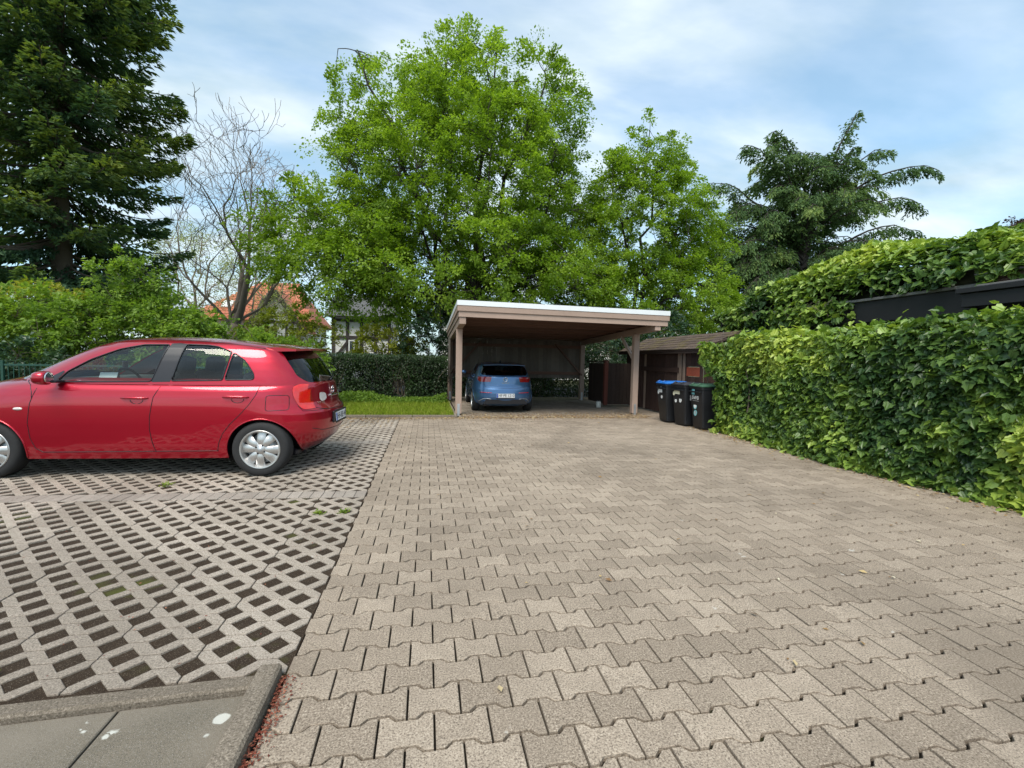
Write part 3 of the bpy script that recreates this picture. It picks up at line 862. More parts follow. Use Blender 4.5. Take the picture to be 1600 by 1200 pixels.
def inpoly(x, y, poly):
    c = False; n = len(poly)
    for i in range(n):
        x0, y0 = poly[i]; x1, y1 = poly[i - 1]
        if (y0 > y) != (y1 > y) and x < (x1 - x0) * (y - y0) / (y1 - y0) + x0: c = not c
    return c
def rounded(poly, r=.03, k=4):
    """round the corners of a 2d polygon"""
    out_ = []; n = len(poly)
    for i in range(n):
        p = Vector(poly[i]); a = Vector(poly[i - 1]) - p; b = Vector(poly[(i + 1) % n]) - p
        ra = min(r, a.length * .45); rb = min(r, b.length * .45)
        A = p + a.normalized() * ra; B = p + b.normalized() * rb
        for j in range(k + 1):
            t_ = j / k; out_.append(tuple((1 - t_) ** 2 * A + 2 * t_ * (1 - t_) * p + t_ * t_ * B))
    return out_
def cut(bm, poly, ax=(0, 2), keep=None):
    n = len(poly)
    bm.faces.ensure_lookup_table()
    for i in range(n):
        a, b = poly[i], poly[(i + 1) % n]
        d = (b[0] - a[0], b[1] - a[1]); L = math.hypot(*d)
        if L < 1e-5: continue
        m_ = .003
        lo = (min(a[0], b[0]) - m_, min(a[1], b[1]) - m_); hi = (max(a[0], b[0]) + m_, max(a[1], b[1]) + m_)
        fs = []
        for f in bm.faces:
            xs = [q.co[ax[0]] for q in f.verts]
            if max(xs) < lo[0] or min(xs) > hi[0]: continue
            zs = [q.co[ax[1]] for q in f.verts]
            if max(zs) < lo[1] or min(zs) > hi[1]: continue
            if keep and not keep(f.calc_center_median()): continue
            fs.append(f)
        if not fs: continue
        geom = list({q for f in fs for q in f.verts}) + list({e for f in fs for e in f.edges}) + fs
        nn = [0, 0, 0]; nn[ax[0]] = -d[1] / L; nn[ax[1]] = d[0] / L
        co = [0, 0, 0]; co[ax[0]] = a[0]; co[ax[1]] = a[1]
        bmesh.ops.bisect_plane(bm, geom=geom, dist=1e-5, plane_co=co, plane_no=nn)

def panel(dome, bm, pred, name, mat, parent, side=1, off=0.0, flip=False):
    """faces for which pred(centre) holds, on one side of the car, as a mesh of its own"""
    la = bm.verts.layers.float['a']; lv = bm.verts.layers.float['v']
    idx = {}; A = []; Vv = []; F = {}
    for f in bm.faces:
        if not pred(f.calc_center_median()): continue
        t_ = []
        for q in f.verts:
            if q not in idx: idx[q] = len(A); A.append(q[la]); Vv.append(q[lv])
            t_.append(idx[q])
        F.setdefault(len(t_), []).append(t_)
    if not A: return None
    P = dome.at(A, Vv); N = dome.nrm(A, Vv)
    P = P + N * off
    if side < 0:
        P[:, 1] *= -1; N[:, 1] *= -1
    polys = [np.array(x)[:, ::-1] if ((side < 0) == (not flip)) else np.array(x) for x in F.values()]
    if flip: N = -N
    me = mesh_np(name, P, polys, mat, True)
    me.normals_split_custom_set_from_vertices([tuple(x) for x in N])
    return link(name, me, parent)
def seam(dome, pts, r, mat, name, parent, side=1, closed=False, n=5, rear=False):
    P = []
    pts = list(pts) + ([pts[0]] if closed else [])
    for (a, b), (c, d) in zip(pts[:-1], pts[1:]):
        k = max(2, int(math.hypot(c - a, d - b) / .03))
        for j in range(k): P.append((a + (c - a) * j / k, b + (d - b) * j / k))
    P.append(pts[-1])
    av = [dome.rear(*p) if rear else dome.side(*p) for p in P]
    A, V = zip(*av); Q = dome.at(A, V) + dome.nrm(A, V) * (r * .15)
    if rear: Q[:, 1] *= np.sign([p[0] if p[0] != 0 else 1 for p in P])
    if side < 0: Q[:, 1] *= -1
    return MB().tube(Q, r, n).build(name, mat, parent, True)

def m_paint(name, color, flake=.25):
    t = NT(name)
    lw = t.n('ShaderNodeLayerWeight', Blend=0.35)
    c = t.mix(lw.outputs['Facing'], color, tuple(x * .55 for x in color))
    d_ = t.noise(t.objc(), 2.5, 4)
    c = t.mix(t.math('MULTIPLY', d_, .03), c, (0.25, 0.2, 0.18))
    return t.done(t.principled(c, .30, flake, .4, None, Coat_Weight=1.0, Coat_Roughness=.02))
def m_glass(name, tint):
    t = NT(name)
    fr = t.n('ShaderNodeLayerWeight', Blend=0.5)
    tr = t.n('ShaderNodeBsdfTransparent'); tr.inputs[0].default_value = (*tint, 1)
    gl = t.n('ShaderNodeBsdfGlossy', Roughness=.01); gl.inputs[0].default_value = (1, 1, 1, 1)
    ms = t.n('ShaderNodeMixShader'); t.l(t.math('ADD', t.math('MULTIPLY', t.math('POWER', fr.outputs['Facing'], 4.0), .85), .045), ms.inputs[0])
    t.l(tr.outputs[0], ms.inputs[1]); t.l(gl.outputs[0], ms.inputs[2])
    return t.done(ms)
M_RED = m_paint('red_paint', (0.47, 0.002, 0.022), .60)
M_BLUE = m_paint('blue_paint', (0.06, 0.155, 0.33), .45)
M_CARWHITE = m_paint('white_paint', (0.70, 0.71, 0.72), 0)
M_CARDARK = m_paint('dark_paint', (0.02, 0.022, 0.025), .2)
M_GLASS = m_glass('car_glass', (0.82, 0.90, 0.87))
M_GLASSDK = m_glass('tinted_glass', (0.16, 0.18, 0.19))
M_TRIM = m_plain('black_trim', (0.012, 0.011, 0.015), .38, 0, .5, .2, 30)
M_TYRE = m_plain('tyre_rubber', (0.022, 0.022, 0.023), .8, 0, .35, .25, 25, .3)
M_ALLOY = m_plain('alloy', (0.52, 0.51, 0.50), .33, .75, .5, .08, 12)
M_LINING = m_plain('cabin_lining', (0.15, 0.15, 0.16), .85, 0, .3, .15, 20)
M_SEAT = m_plain('seat_cloth', (0.025, 0.025, 0.028), .9, 0, .2, .3, 80)
M_DASH = m_plain('dashboard', (0.055, 0.06, 0.062), .6, 0, .4, .2, 40)
M_REDLAMP = m_plain('red_lamp', (0.62, 0.012, 0.008), .12, 0, .6, .25, 18, Coat_Weight=1.0, Coat_Roughness=.02)
M_CLEARLAMP = m_plain('clear_lamp', (0.62, 0.56, 0.54), .12, 0, .6, .2, 18)
M_CHROME = m_plain('chrome', (0.75, 0.75, 0.76), .12, 1.0, .5, .05, 10)
M_PLATE = m_plain('plate_white', (0.76, 0.77, 0.78), .45, 0, .5, .04, 30)
M_EUBLUE = m_plain('plate_blue', (0.02, 0.09, 0.45), .45, 0, .5, .05, 30)
M_INK = m_plain('plate_ink', (0.01, 0.01, 0.012), .5, 0, .5, .05, 30)

def text_mesh(body, size, depth=.0006):
    cu = D.curves.new('lettering', 'FONT'); cu.body = body; cu.size = size; cu.extrude = depth
    cu.align_x = 'CENTER'; cu.align_y = 'CENTER'
    o = D.objects.new('lettering', cu); COL.objects.link(o)
    me = D.meshes.new_from_object(o.evaluated_get(bpy.context.evaluated_depsgraph_get()))
    D.objects.remove(o, do_unlink=True); D.curves.remove(cu)
    return me
def lettering(body, size, mat, parent, mtx, stretch=1.0, name='lettering'):
    me = text_mesh(body, size); me.materials.clear(); me.materials.append(mat)
    o = link(name, me, parent); o.matrix_local = mtx @ Matrix.Diagonal((stretch, 1, 1, 1)); return o
def rearward(x, y, z, tilt=0.0):
    """letters on the car's tail, read from behind (car points to +x)"""
    m = Matrix(((0, 0, -1, x), (-1, 0, 0, y), (0, 1, 0, z), (0, 0, 0, 1)))
    return m @ Matrix.Rotation(tilt, 4, 'X')

def wheel(parent, x, y, r, rim_r, wd, spokes, style, mat=M_ALLOY):
    s_ = 1 if y > 0 else -1
    mt = Matrix.Translation((x, y, r)) @ Matrix.Rotation(-s_ * math.pi / 2, 4, 'X')
    e = D.objects.new('wheel', None); COL.objects.link(e); e.parent = parent
    h = wd / 2
    ty = MB().lathe([(rim_r - .012, -h + .01), (rim_r + .006, -h + .004), (rim_r + .03, -h - .002), (r - .025, -h + .004), (r - .008, -h + .018), (r, -h + .035), (r, h - .035), (r - .008, h - .018), (r - .025, h - .004), (rim_r + .03, h + .002), (rim_r + .006, h - .004), (rim_r - .012, h - .01)], 56, mt).build('tyre', M_TYRE, e, True)
    rm = MB()
    rm.lathe([(rim_r + .004, h - .002), (rim_r - .002, h + .004), (rim_r - .012, h + .002), (rim_r - .018, h - .012), (rim_r - .03, h - .05), (rim_r - .035, -h + .02)], 56, mt)
    for dirn in spokes:
        a = R(dirn[0]); w0, w1 = dirn[1], dirn[2]
        rr = np.linspace(.03, rim_r - .008, 7)
        off = dirn[3] * (1 - np.linspace(0, 1, 7)) if len(dirn) > 3 else np.zeros(7)
        P = []
        for k, q in enumerate(rr):
            ww = w0 + (w1 - w0) * k / 6; zt = h - .030 + .022 * math.sin(math.pi * min(1, k / 6 + .15)) ; ca, sa = math.cos(a + off[k]), math.sin(a + off[k])
            for u, zz in ((-1, zt - .012), (-.55, zt), (.55, zt), (1, zt - .012), (1, zt - .03), (-1, zt - .03)):
                P.append((q * ca - u * ww * sa, q * sa + u * ww * ca, zz))
        i = np.arange(6)[:, None] * 6; j = np.arange(6)[None]; j2 = (j + 1) % 6
        rm.add(xf(np.array(P), mt), [np.stack([i + j, i + j2, i + 6 + j2, i + 6 + j], -1).reshape(-1, 4)], 0)
    rim = smooth_angle(rm.build('rim', mat, e), 50)
    MB().lathe([(0, h - .004), (.026, h - .005), (.034, h - .010), (.075, h - .018), (.085, h - .03)], 24, mt).build('hub', mat, rim, True)
    MB().lathe([(0, h + .000), (.022, h - .001), (.026, h - .005)], 16, mt).build('hub_cap', M_GALV, rim, True)
    for k in range(style):
        a = R(45 + 15 + k * 360 / style)
        MB().lathe([(0, h - .008), (.009, h - .008), (.010, h - .018)], 8, mt @ Matrix.Translation((.050 * math.cos(a), .050 * math.sin(a), 0))).build('wheel_bolt', M_TRIM, rim)
    MB().lathe([(.02, h - .085), (rim_r - .05, h - .085), (rim_r - .05, h - .075), (.02, h - .075)], 32, mt).build('brake_disc', M_GALV, e, True)
    return e

def seat(parent, x, y, mat=M_SEAT):
    e = D.objects.new('seat', None); COL.objects.link(e); e.parent = parent
    def cushion(name, P, wd):
        bm = bmesh.new(); bmesh.ops.create_cube(bm, size=1.0)
        bmesh.ops.subdivide_edges(bm, edges=bm.edges[:], cuts=3, use_grid_fill=True)
        for v in bm.verts:
            c = Vector(v.co) * 2
            l = max(abs(c.x), abs(c.y), abs(c.z)); n_ = c.normalized() * l
            v.co = (c * .55 + n_ * .45) * .55
        m = Matrix.Translation(P[0]) @ Matrix.Rotation(P[2], 4, 'Y') @ Matrix.Diagonal((*P[1], 1))
        MB().bm(bm, 0, m).build(name, mat, e, True)
    cushion('seat_cushion', ((x + .05, y, .48), (.50, .48, .20), 0), 0)
    cushion('seat_back', ((x - .28, y, .80), (.18, .48, .66), R(-14)), 0)
    cushion('headrest', ((x - .40, y, 1.19), (.12, .27, .20), R(-10)), 0)
    return e

def make_car(spec, paint, root, detail=True):
    lo = Dome(*spec['lower'], pr=spec['pr'], pf=5.0, q=2.5)
    up = Dome(*spec['upper'], pr=spec['pru'], pf=4.5, q=2.6, bias=2.2)
    wr = spec['wheel_r']; WB = spec['wheelbase']; ar = spec['arch_r']; az = spec['arch_z']
    bl = lo.grid(120, 40); bu = up.grid(110, 44)
    circ = lambda cx: [(cx + ar * math.cos(a), az + ar * math.sin(a)) for a in np.linspace(0, 2 * np.pi, 37)[:-1]]
    inside_arch = lambda c: any(math.hypot(c.x - cx, c.z - az) < ar for cx in (0, WB)) and c.y > .45
    for cx in (0, WB): cut(bl, circ(cx), (0, 2), lambda c: c.y > .45)
    belt = spec['belt']
    doors = spec['doors']; glasses = spec['glasses']
    for d_ in doors: cut(bl, d_, (0, 2), lambda c: c.y > .5)
    cut(bl, spec['lamp'], (0, 2), lambda c: c.x < .1 and c.y > .3)
    if 'flap' in spec: cut(bl, spec['flap'], (0, 2), lambda c: c.y > .5)
    for g_ in glasses: cut(bu, g_['poly'], (0, 2), lambda c: c.y > .4)
    cut(bu, spec['rear_glass'], (1, 2), lambda c: c.x < .35)
    ws = spec['windscreen']; cut(bu, ws, (1, 2), lambda c: c.x > 1.2)
    def lampt(c): return c.x < .1 and c.y > spec['lamp_y'] and inpoly(c.x, c.z, spec['lamp'])
    def dooridx(c):
        if c.y < .5 or c.z > belt + .05: return -1
        for i, d_ in enumerate(doors):
            if inpoly(c.x, c.z, d_): return i
        return -1
    flapt = (lambda c: c.y > .5 and inpoly(c.x, c.z, spec['flap'])) if 'flap' in spec else (lambda c: False)
    top = spec['lower_top']
    def bodyt(c):
        if inside_arch(c) or lampt(c) or dooridx(c) >= 0: return False
        if c.z > top and c.x < spec['cowl']: return False
        return True
    def glassidx(c):
        if c.y > .4:
            for i, g_ in enumerate(glasses):
                if inpoly(c.x, c.z, g_['poly']): return i
        return -1
    def reart(c): return c.x < .35 and inpoly(c.y, c.z, spec['rear_glass']) and glassidx(c) < 0
    def wst(c): return c.x > 1.2 and inpoly(c.y, c.z, ws) and glassidx(c) < 0
    def rooft(c): return glassidx(c) < 0 and not reart(c) and not wst(c) and c.z > spec['upper_from']
    body = D.objects.new('body', None); COL.objects.link(body); body.parent = root
    nm = {1: 'near', -1: 'far'}
    for s_ in (1, -1):
        panel(lo, bl, bodyt, 'body_panel', paint, body, s_)
        panel(up, bu, rooft, 'roof_panel', paint, body, s_)
        panel(up, bu, rooft, 'roof_lining', M_LINING, body, s_, -.022, True)
        for i, d_ in enumerate(doors):
            dp = panel(lo, bl, lambda c, i=i: dooridx(c) == i and not inside_arch(c), 'door', paint, root, s_)
            if dp is None: continue
            dn = D.objects.new('x', None); D.objects.remove(dn)
            seam(lo, [p for p in d_ if p[1] < belt + .03], .0035, M_TRIM, 'door_gap', dp, s_)
            for (xa, xb, zz) in spec['handles'][i:i + 1]:
                A, V = zip(*[lo.side(q, zz) for q in np.linspace(xa, xb, 9)])
                Q = lo.at(A, V) + lo.nrm(A, V) * np.array([.004, .018, .024, .026, .027, .026, .024, .018, .004])[:, None]
                Q[:, 1] *= s_
                MB().tube(Q, np.array([.006, .011, .013, .013, .013, .013, .013, .012, .007]), 8).build('handle', paint, dp, True)
                cx = (xa + xb) / 2 - .02; A, V = zip(*[lo.side(cx + .062 * math.cos(a), zz - .018 + .042 * math.sin(a)) for a in np.linspace(math.pi, 2 * math.pi, 9)])
                Q = lo.at(A, V); Q[:, 1] *= s_
                MB().tube(Q, .004, 5).build('handle_recess', M_TRIM, dp, True)
        for g_ in glasses:
            i = glasses.index(g_)
            w_ = panel(up, bu, lambda c, i=i: glassidx(c) == i, g_['name'], g_['mat'], root, s_, g_.get('off', -.004))
            if w_ and g_['mat'] in (M_GLASS, M_GLASSDK):
                seam(up, g_['poly'], .0075, M_TRIM, 'window_seal', w_, s_, True)
        lp = panel(lo, bl, lampt, 'tail_lamp', M_REDLAMP, root, s_, .006)
        rg = panel(up, bu, reart, 'rear_window', M_GLASSDK, root, s_, .001)
        wg = panel(up, bu, wst, 'windscreen', M_GLASS, root, s_, .001)
        if 'flap' in spec and s_ == spec.get('flap_side', 1):
            seam(lo, spec['flap'], .0035, M_TRIM, 'fuel_flap_gap', body, s_, True)
        # arch lip and liner
        for cx in (0, WB):
            arc = [(cx + ar * math.cos(a), az + ar * math.sin(a)) for a in np.linspace(R(-12), R(192), 26)]
            arc = [p for p in arc if p[1] > lo.z0 + .004]
            seam(lo, arc, .008, paint, 'arch_lip', body, s_, n=6)
            P = []; pts = [(cx + (ar + .004) * math.cos(a), az + (ar + .004) * math.sin(a)) for a in np.linspace(R(-20), R(200), 20)]
            yo = [lo.at(*[[q] for q in lo.side(*p)])[0][1] for p in pts]
            for p, y in zip(pts, yo): P += [(p[0], s_ * (y - .006), p[1]), (p[0], s_ * .40, p[1])]
            k = np.arange(19)[:, None] * 2
            P += [(cx, s_ * .40, az)]; nP = len(P) - 1
            MB().add(P, [k + np.array([0, 1, 3, 2]), np.c_[k + 1, k + 3, np.full(19, nP)]], 0).build('arch_liner', M_TRIM, body)
    bl.free(); bu.free()
    # underbody, dark, between the wheels
    MB().box((spec['lower'][1][0] + .05, -.60, lo.z0 - .02), (spec['lower'][2][0] - .1, .60, lo.z0 + .06), 0, .02).build('underbody', M_TRIM, body)
    yw = spec['track']
    for cx in (0, WB):
        for s_ in (1, -1):
            wheel(root, cx, s_ * yw, wr, spec['rim_r'], spec['tyre_w'], spec['spokes'], spec['bolts'])
    for x in spec['seats']:
        for y in (-.34, .34): seat(root, x, y)
    MB().box((spec['seats'][-1] - .3, -.62, .35), (spec['cowl'], .62, .42), 0, .01).build('cabin_floor', M_SEAT, body)
    # dashboard and steering wheel (left-hand drive)
    dx = spec['dash']
    MB().prism([(dx - .38, .62), (dx + .05, .62), (dx + .32, belt - .01), (dx + .05, belt + .035), (dx - .22, belt + .03), (dx - .36, belt - .06)], -.66, .66, Matrix(((1, 0, 0, 0), (0, 0, 1, 0), (0, 1, 0, 0), (0, 0, 0, 1)))).build('dashboard', M_DASH, body)
    m = Matrix.Translation((dx - .52, .34, belt - .02)) @ Matrix.Rotation(R(-64), 4, 'Y')
    th = np.linspace(0, 2 * np.pi, 33)
    sw = MB().tube(xf(np.c_[.18 * np.cos(th), .18 * np.sin(th), np.zeros(33)], m), .014, 8).build('steering_wheel', M_SEAT, body, True)
    MB().box((-.05, -.075, -.02), (.05, .075, .015), 0, .01, m).build('steering_hub', M_DASH, sw)
    MB().bar(m @ Vector((0, -.17, -.004)), m @ Vector((0, .17, -.004)), .03, .015).build('steering_spoke', M_GALV, sw)
    MB().box((dx - .20, -.11, spec['mirror_z']), (dx - .17, .11, spec['mirror_z'] + .06), 0, .012).build('rear_view_mirror', M_SEAT, body)
    # rear bench and parcel shelf
    MB().bar((spec['seats'][-1] - .42, 0, belt - .06), (spec['seats'][-1] - .95, 0, belt - .04), 1.15, .03).build('parcel_shelf', M_SEAT, body)
    return lo, up, body

def plate(parent, x, y, z, w, h, text, tilt=0.0, turn=0.0):
    e = D.objects.new('number_plate', None); COL.objects.link(e); e.parent = parent
    e.matrix_local = Matrix.Translation((x, y, z)) @ Matrix.Rotation(turn, 4, 'Z') @ rearward(0, 0, 0, tilt)
    MB().box((-w / 2, -h / 2, -.006), (w / 2, h / 2, 0), 0, .003).build('plate_board', M_PLATE, e)
    MB().box((-w / 2 + .003, -h / 2 + .003, 0), (-w / 2 + .045, h / 2 - .003, .0015), 0).build('plate_band', M_EUBLUE, e)
    MB().box((-w / 2 - .01, -h / 2 - .022, -.010), (w / 2 + .01, -h / 2 - .004, .003), 0, .002).build('plate_holder', M_TRIM, e)
    lettering(text, h * 1.05, M_INK, e, Matrix.Translation((.022, 0, .001)), spec_w(text, w, h), 'plate_letters')
    return e
def spec_w(text, w, h):
    me = text_mesh(text, h * 1.05); xs = [v.co.x for v in me.vertices]; D.meshes.remove(me)
    return (w - .075) / (max(xs) - min(xs))

# ---------------------------------------------------------------- red hatchback
K = 1.0
RED = dict(
    lower=([.20, .26, .33, .45, .58, .68, .73, .78, .86, .93, .97, 1.00, 1.03, 1.07, 1.10],
           [-.36, -.47, -.55, -.61, -.635, -.625, -.585, -.555, -.54, -.53, -.525, -.52, -.50, -.40, -.2],
           [3.34, 3.38, 3.42, 3.46, 3.46, 3.43, 3.40, 3.35, 3.24, 3.10, 2.98, 2.86, 2.75, 2.58, 2.40],
           [.795, .815, .83, .845, .853, .855, .855, .853, .845, .828, .808, .775, .72, .60, .30]),
    upper=([.93, 1.00, 1.08, 1.16, 1.24, 1.31, 1.38, 1.43, 1.46, 1.485, 1.505, 1.518, 1.524],
           [-.52, -.51, -.475, -.43, -.375, -.325, -.25, -.10, .09, .30, .56, .82, 1.05],
           [2.86, 2.74, 2.58, 2.43, 2.27, 2.13, 1.97, 1.82, 1.70, 1.56, 1.40, 1.24, 1.08],
           [.800, .796, .777, .757, .735, .710, .678, .635, .580, .485, .355, .20, .01]),
    pr=7.5, pru=6.5, wheel_r=.298, wheelbase=2.63, arch_r=.347, arch_z=.283, belt=1.0, lower_top=1.012, cowl=2.36, upper_from=.975,
    doors=[[(.96, 1.05), (1.00, .97), (1.052, .86), (1.085, .66), (1.092, .52), (1.075, .38), (1.05, .282), (2.125, .275), (2.19, .315), (2.228, .42), (2.240, .58), (2.215, .78), (2.17, .94), (2.13, 1.05)],
           [(.006, 1.05), (.012, .99), (.045, .89), (.11, .785), (.205, .672), (.30, .575), (.372, .48), (.415, .38), (.437, .284), (1.05, .282), (1.075, .38), (1.092, .52), (1.085, .66), (1.052, .86), (1.00, .97), (.96, 1.05)]],
    glasses=[dict(name='side_window', mat=M_GLASS, poly=rounded([(2.02, 1.005), (1.10, 1.022), (.985, 1.418), (1.24, 1.412), (1.47, 1.358), (1.73, 1.245), (1.94, 1.112)], .03)),
             dict(name='pillar_cover', mat=M_TRIM, off=.002, poly=[(1.098, 1.015), (.915, 1.02), (.825, 1.428), (.90, 1.436), (.975, 1.43)]),
             dict(name='side_window', mat=M_GLASS, poly=rounded([(.905, 1.03), (.40, 1.045), (.338, 1.352), (.50, 1.408), (.60, 1.42), (.82, 1.424)], .02)),
             dict(name='quarter_window', mat=M_GLASS, poly=rounded([(.375, 1.047), (.085, 1.055), (.092, 1.12), (.19, 1.262), (.318, 1.345)], .03)),
             dict(name='mirror_cover', mat=M_TRIM, off=.002, poly=[(2.20, .995), (2.035, 1.0), (1.965, 1.108), (1.985, 1.12)])],
    rear_glass=rounded([(-.02, 1.02), (.52, 1.02), (.60, 1.09), (.585, 1.27), (.555, 1.375), (-.02, 1.39)], .04),
    windscreen=[(-.02, .99), (.66, .99), (.60, 1.20), (.545, 1.38), (.46, 1.44), (-.02, 1.475)],
    lamp=rounded([(-.285, .975), (-.345, 1.005), (-.52, .985), (-.60, .80), (-.60, .735), (-.40, .715), (-.345, .77), (-.30, .87)], .04), lamp_y=.545,
    flap=rounded([(-.055, .885), (-.268, .885), (-.272, .725), (-.05, .718)], .03), flap_side=1,
    handles=[(1.10, 1.36, .848), (.11, .37, .866)], seats=(1.42, .55), dash=2.10, mirror_z=1.30,
    track=.745, rim_r=.208, tyre_w=.19, bolts=4,
    spokes=[(d_ + s_ * 20, .034, .050, -s_ * .06) for d_ in (68, 158, 248, 338) for s_ in (-1, 1)])
red = thing('parked_car', 'glossy red small hatchback parked on the lattice stones', 'car', (-1.816 + .066 * .845, 3.786 + .845 * .998 - .06, 0), math.pi - R(3.83))
# local +x is the front (world left); local +y faces the camera
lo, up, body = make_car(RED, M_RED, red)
# sill line, tailgate gap, bumper crease, wheel-arch blends
for s_ in (1, -1):
    seam(lo, [(2.13, .276), (.43, .284)], .004, M_TRIM, 'sill_gap', body, s_)
    seam(lo, [(-.30, .99), (-.335, 1.0), (-.35, .76), (-.40, .705), (-.50, .70), (-.57, .705)], .003, M_TRIM, 'lamp_gap', body, s_)
    seam(lo, [(2.36, 1.02), (2.25, .97), (2.21, .90), (2.20, .84)], .0035, M_TRIM, 'wing_gap', body, s_)
seam(lo, [(-.56, .735), (-.40, .700), (0, .690), (.40, .700), (.56, .735)], .004, M_TRIM, 'tailgate_gap', body, rear=True)
seam(lo, [(-.60, .50), (-.45, .46), (0, .45), (.45, .46), (.60, .50)], .004, M_TRIM, 'bumper_crease', body, rear=True)
for s_ in (1, -1):     # roof ditch line along the side of the roof
    seam(up, [(2.42, 1.165), (2.2, 1.278), (1.95, 1.385), (1.75, 1.434), (1.5, 1.462), (1.2, 1.474), (.9, 1.472), (.5, 1.452), (.2, 1.425), (.02, 1.395)], .004, M_TRIM, 'roof_ditch', body, s_)
# roof spoiler over the rear window
V = []
for y in np.linspace(-1, 1, 15):
    k = 1 - abs(y) ** 3 * .10; tip = -.40 + .10 * abs(y) ** 2.5; zt = 1.418 - .020 * y * y; yy = y * .585
    zr = up.at(*[[q] for q in up.rear(abs(yy), 1.39)])[0]
    fx_ = .16 - .05 * y * y; ft = 1.470 - .062 * abs(y) ** 2.2
    V += [(fx_, yy, ft), ((fx_ + tip) / 2, yy, (ft + zt) / 2 + .012), (tip, yy, zt), (tip + .008, yy, zt - .022), ((fx_ + tip) / 2, yy, (ft + zt) / 2 - .035), (fx_ - .02, yy, ft - .06)]
n = 6; i = np.arange(14)[:, None] * n; j = np.arange(n)[None]; j2 = (j + 1) % n
sp = MB().add(V, [np.stack([i + j, i + j2, i + n + j2, i + n + j], -1).reshape(-1, 4), np.arange(6)[None], (np.arange(6)[::-1] + 14 * n)[None]], 0).build('roof_spoiler', M_RED, red)
smooth_angle(sp, 48)
MB().box((-.385, -.11, 1.392), (-.375, .11, 1.402), 0, .002).build('brake_light', M_REDLAMP, sp)
# door mirrors
for s_ in (1, -1):
    mi = D.objects.new('door_mirror', None); COL.objects.link(mi); mi.parent = red
    bm = bmesh.new(); bmesh.ops.create_icosphere(bm, subdivisions=3, radius=1.0)
    for v in bm.verts:
        v.co.x = math.copysign(abs(v.co.x) ** .75, v.co.x); v.co.z = math.copysign(abs(v.co.z) ** .7, v.co.z)
        if v.co.x < -.15: v.co.x = -.15 + (v.co.x + .15) * .25
    MB().bm(bm, 0, Matrix.Translation((1.985, s_ * .945, 1.052)) @ Matrix.Rotation(s_ * R(12), 4, 'Z') @ Matrix.Diagonal((.105, .088, .070, 1))).build('mirror_shell', M_RED, mi, True)
    MB().lathe([(0, .002), (.058, .0), (.064, -.006)], 20, Matrix.Translation((1.944, s_ * .945, 1.052)) @ Matrix.Rotation(s_ * R(12), 4, 'Z') @ Matrix.Rotation(-math.pi / 2, 4, 'Y') @ Matrix.Diagonal((.95, 1.18, 1, 1))).build('mirror_glass', M_CHROME, mi)
    MB().box((1.93, s_ * .78, 1.0), (2.02, s_ * .90, 1.025), 0, .008).build('mirror_arm', M_TRIM, mi)
    # side marker
    a, v = lo.side(2.325, .728); P0 = lo.at([a], [v])[0]
    MB().lathe([(0, .008), (.8, .006), (1.0, 0)], 16, Matrix.Translation((2.325, s_ * P0[1], .728)) @ Matrix.Rotation(-s_ * math.pi / 2, 4, 'X') @ Matrix.Diagonal((.045, .016, 1, 1))).build('side_marker', M_CLEARLAMP, red, True)
    # clear part of the tail lamp
    pts = [(-.49, .90), (-.52, .89), (-.535, .81), (-.515, .785), (-.497, .82)]
    A, V = zip(*[lo.side(*p) for p in rounded(pts, .02)]); Q = lo.at(A, V) + lo.nrm(A, V) * .010; Q[:, 1] *= s_
    MB().add(Q, [np.arange(len(Q))[None]], 0).build('reversing_lamp', M_CLEARLAMP, red)
# tail: number plate, badge, lettering, wiper
xr = lo.at(*[[q] for q in lo.rear(0, .585)])[0][0]
plate(red, xr - .012, 0.0, .585, .46, .105, 'HF-RB 44', R(-4))
MB().box((xr - .004, -.30, .52), (xr + .02, .30, .66), 0, .01).build('plate_recess', M_TRIM, body)
xb = lo.at(*[[q] for q in lo.rear(0, .90)])[0][0]
th = np.linspace(0, 2 * np.pi, 25)
MB().tube(np.c_[np.full(25, xb - .008), .045 * np.cos(th), .91 + .045 * np.sin(th)], .006, 6).build('badge_ring', M_CHROME, red, True)
MB().box((xb - .014, -.055, .902), (xb - .004, .055, .918), 0, .002).build('badge_bar', M_CHROME, red)
MB().box((xb - .03, -.14, .835), (xb + .005, .14, .858), 0, .006).build('tailgate_handle', M_CHROME, red)
for txt, y, z, sz in (('MICRA', .40, .775, .052),):
    q = lo.at(*[[k] for k in lo.rear(y, z)])[0]; nn = lo.nrm(*[[k] for k in lo.rear(y, z)])[0]
    ang = math.atan2(-nn[1], -nn[0])
    lettering(txt, sz, M_CHROME, red, Matrix.Translation((q[0] - .003, y, z)) @ Matrix.Rotation(ang, 4, 'Z') @ rearward(0, 0, 0), 1.0, 'model_lettering')
MB().box((-.600, .33, .872), (-.53, .40, .876), 0).build('badge_strip', M_CHROME, red) if False else None
W_ = [up.at(*[[q] for q in up.rear(abs(y), z)])[0] * np.array([1, 1 if y >= 0 else -1, 1]) + np.array([-.018, 0, 0]) for y, z in ((0, 1.03), (-.10, 1.05), (-.25, 1.07), (-.42, 1.085))]
MB().tube(np.array(W_), [.014, .008, .006, .004], 6).build('rear_wiper', M_TRIM, red, True)
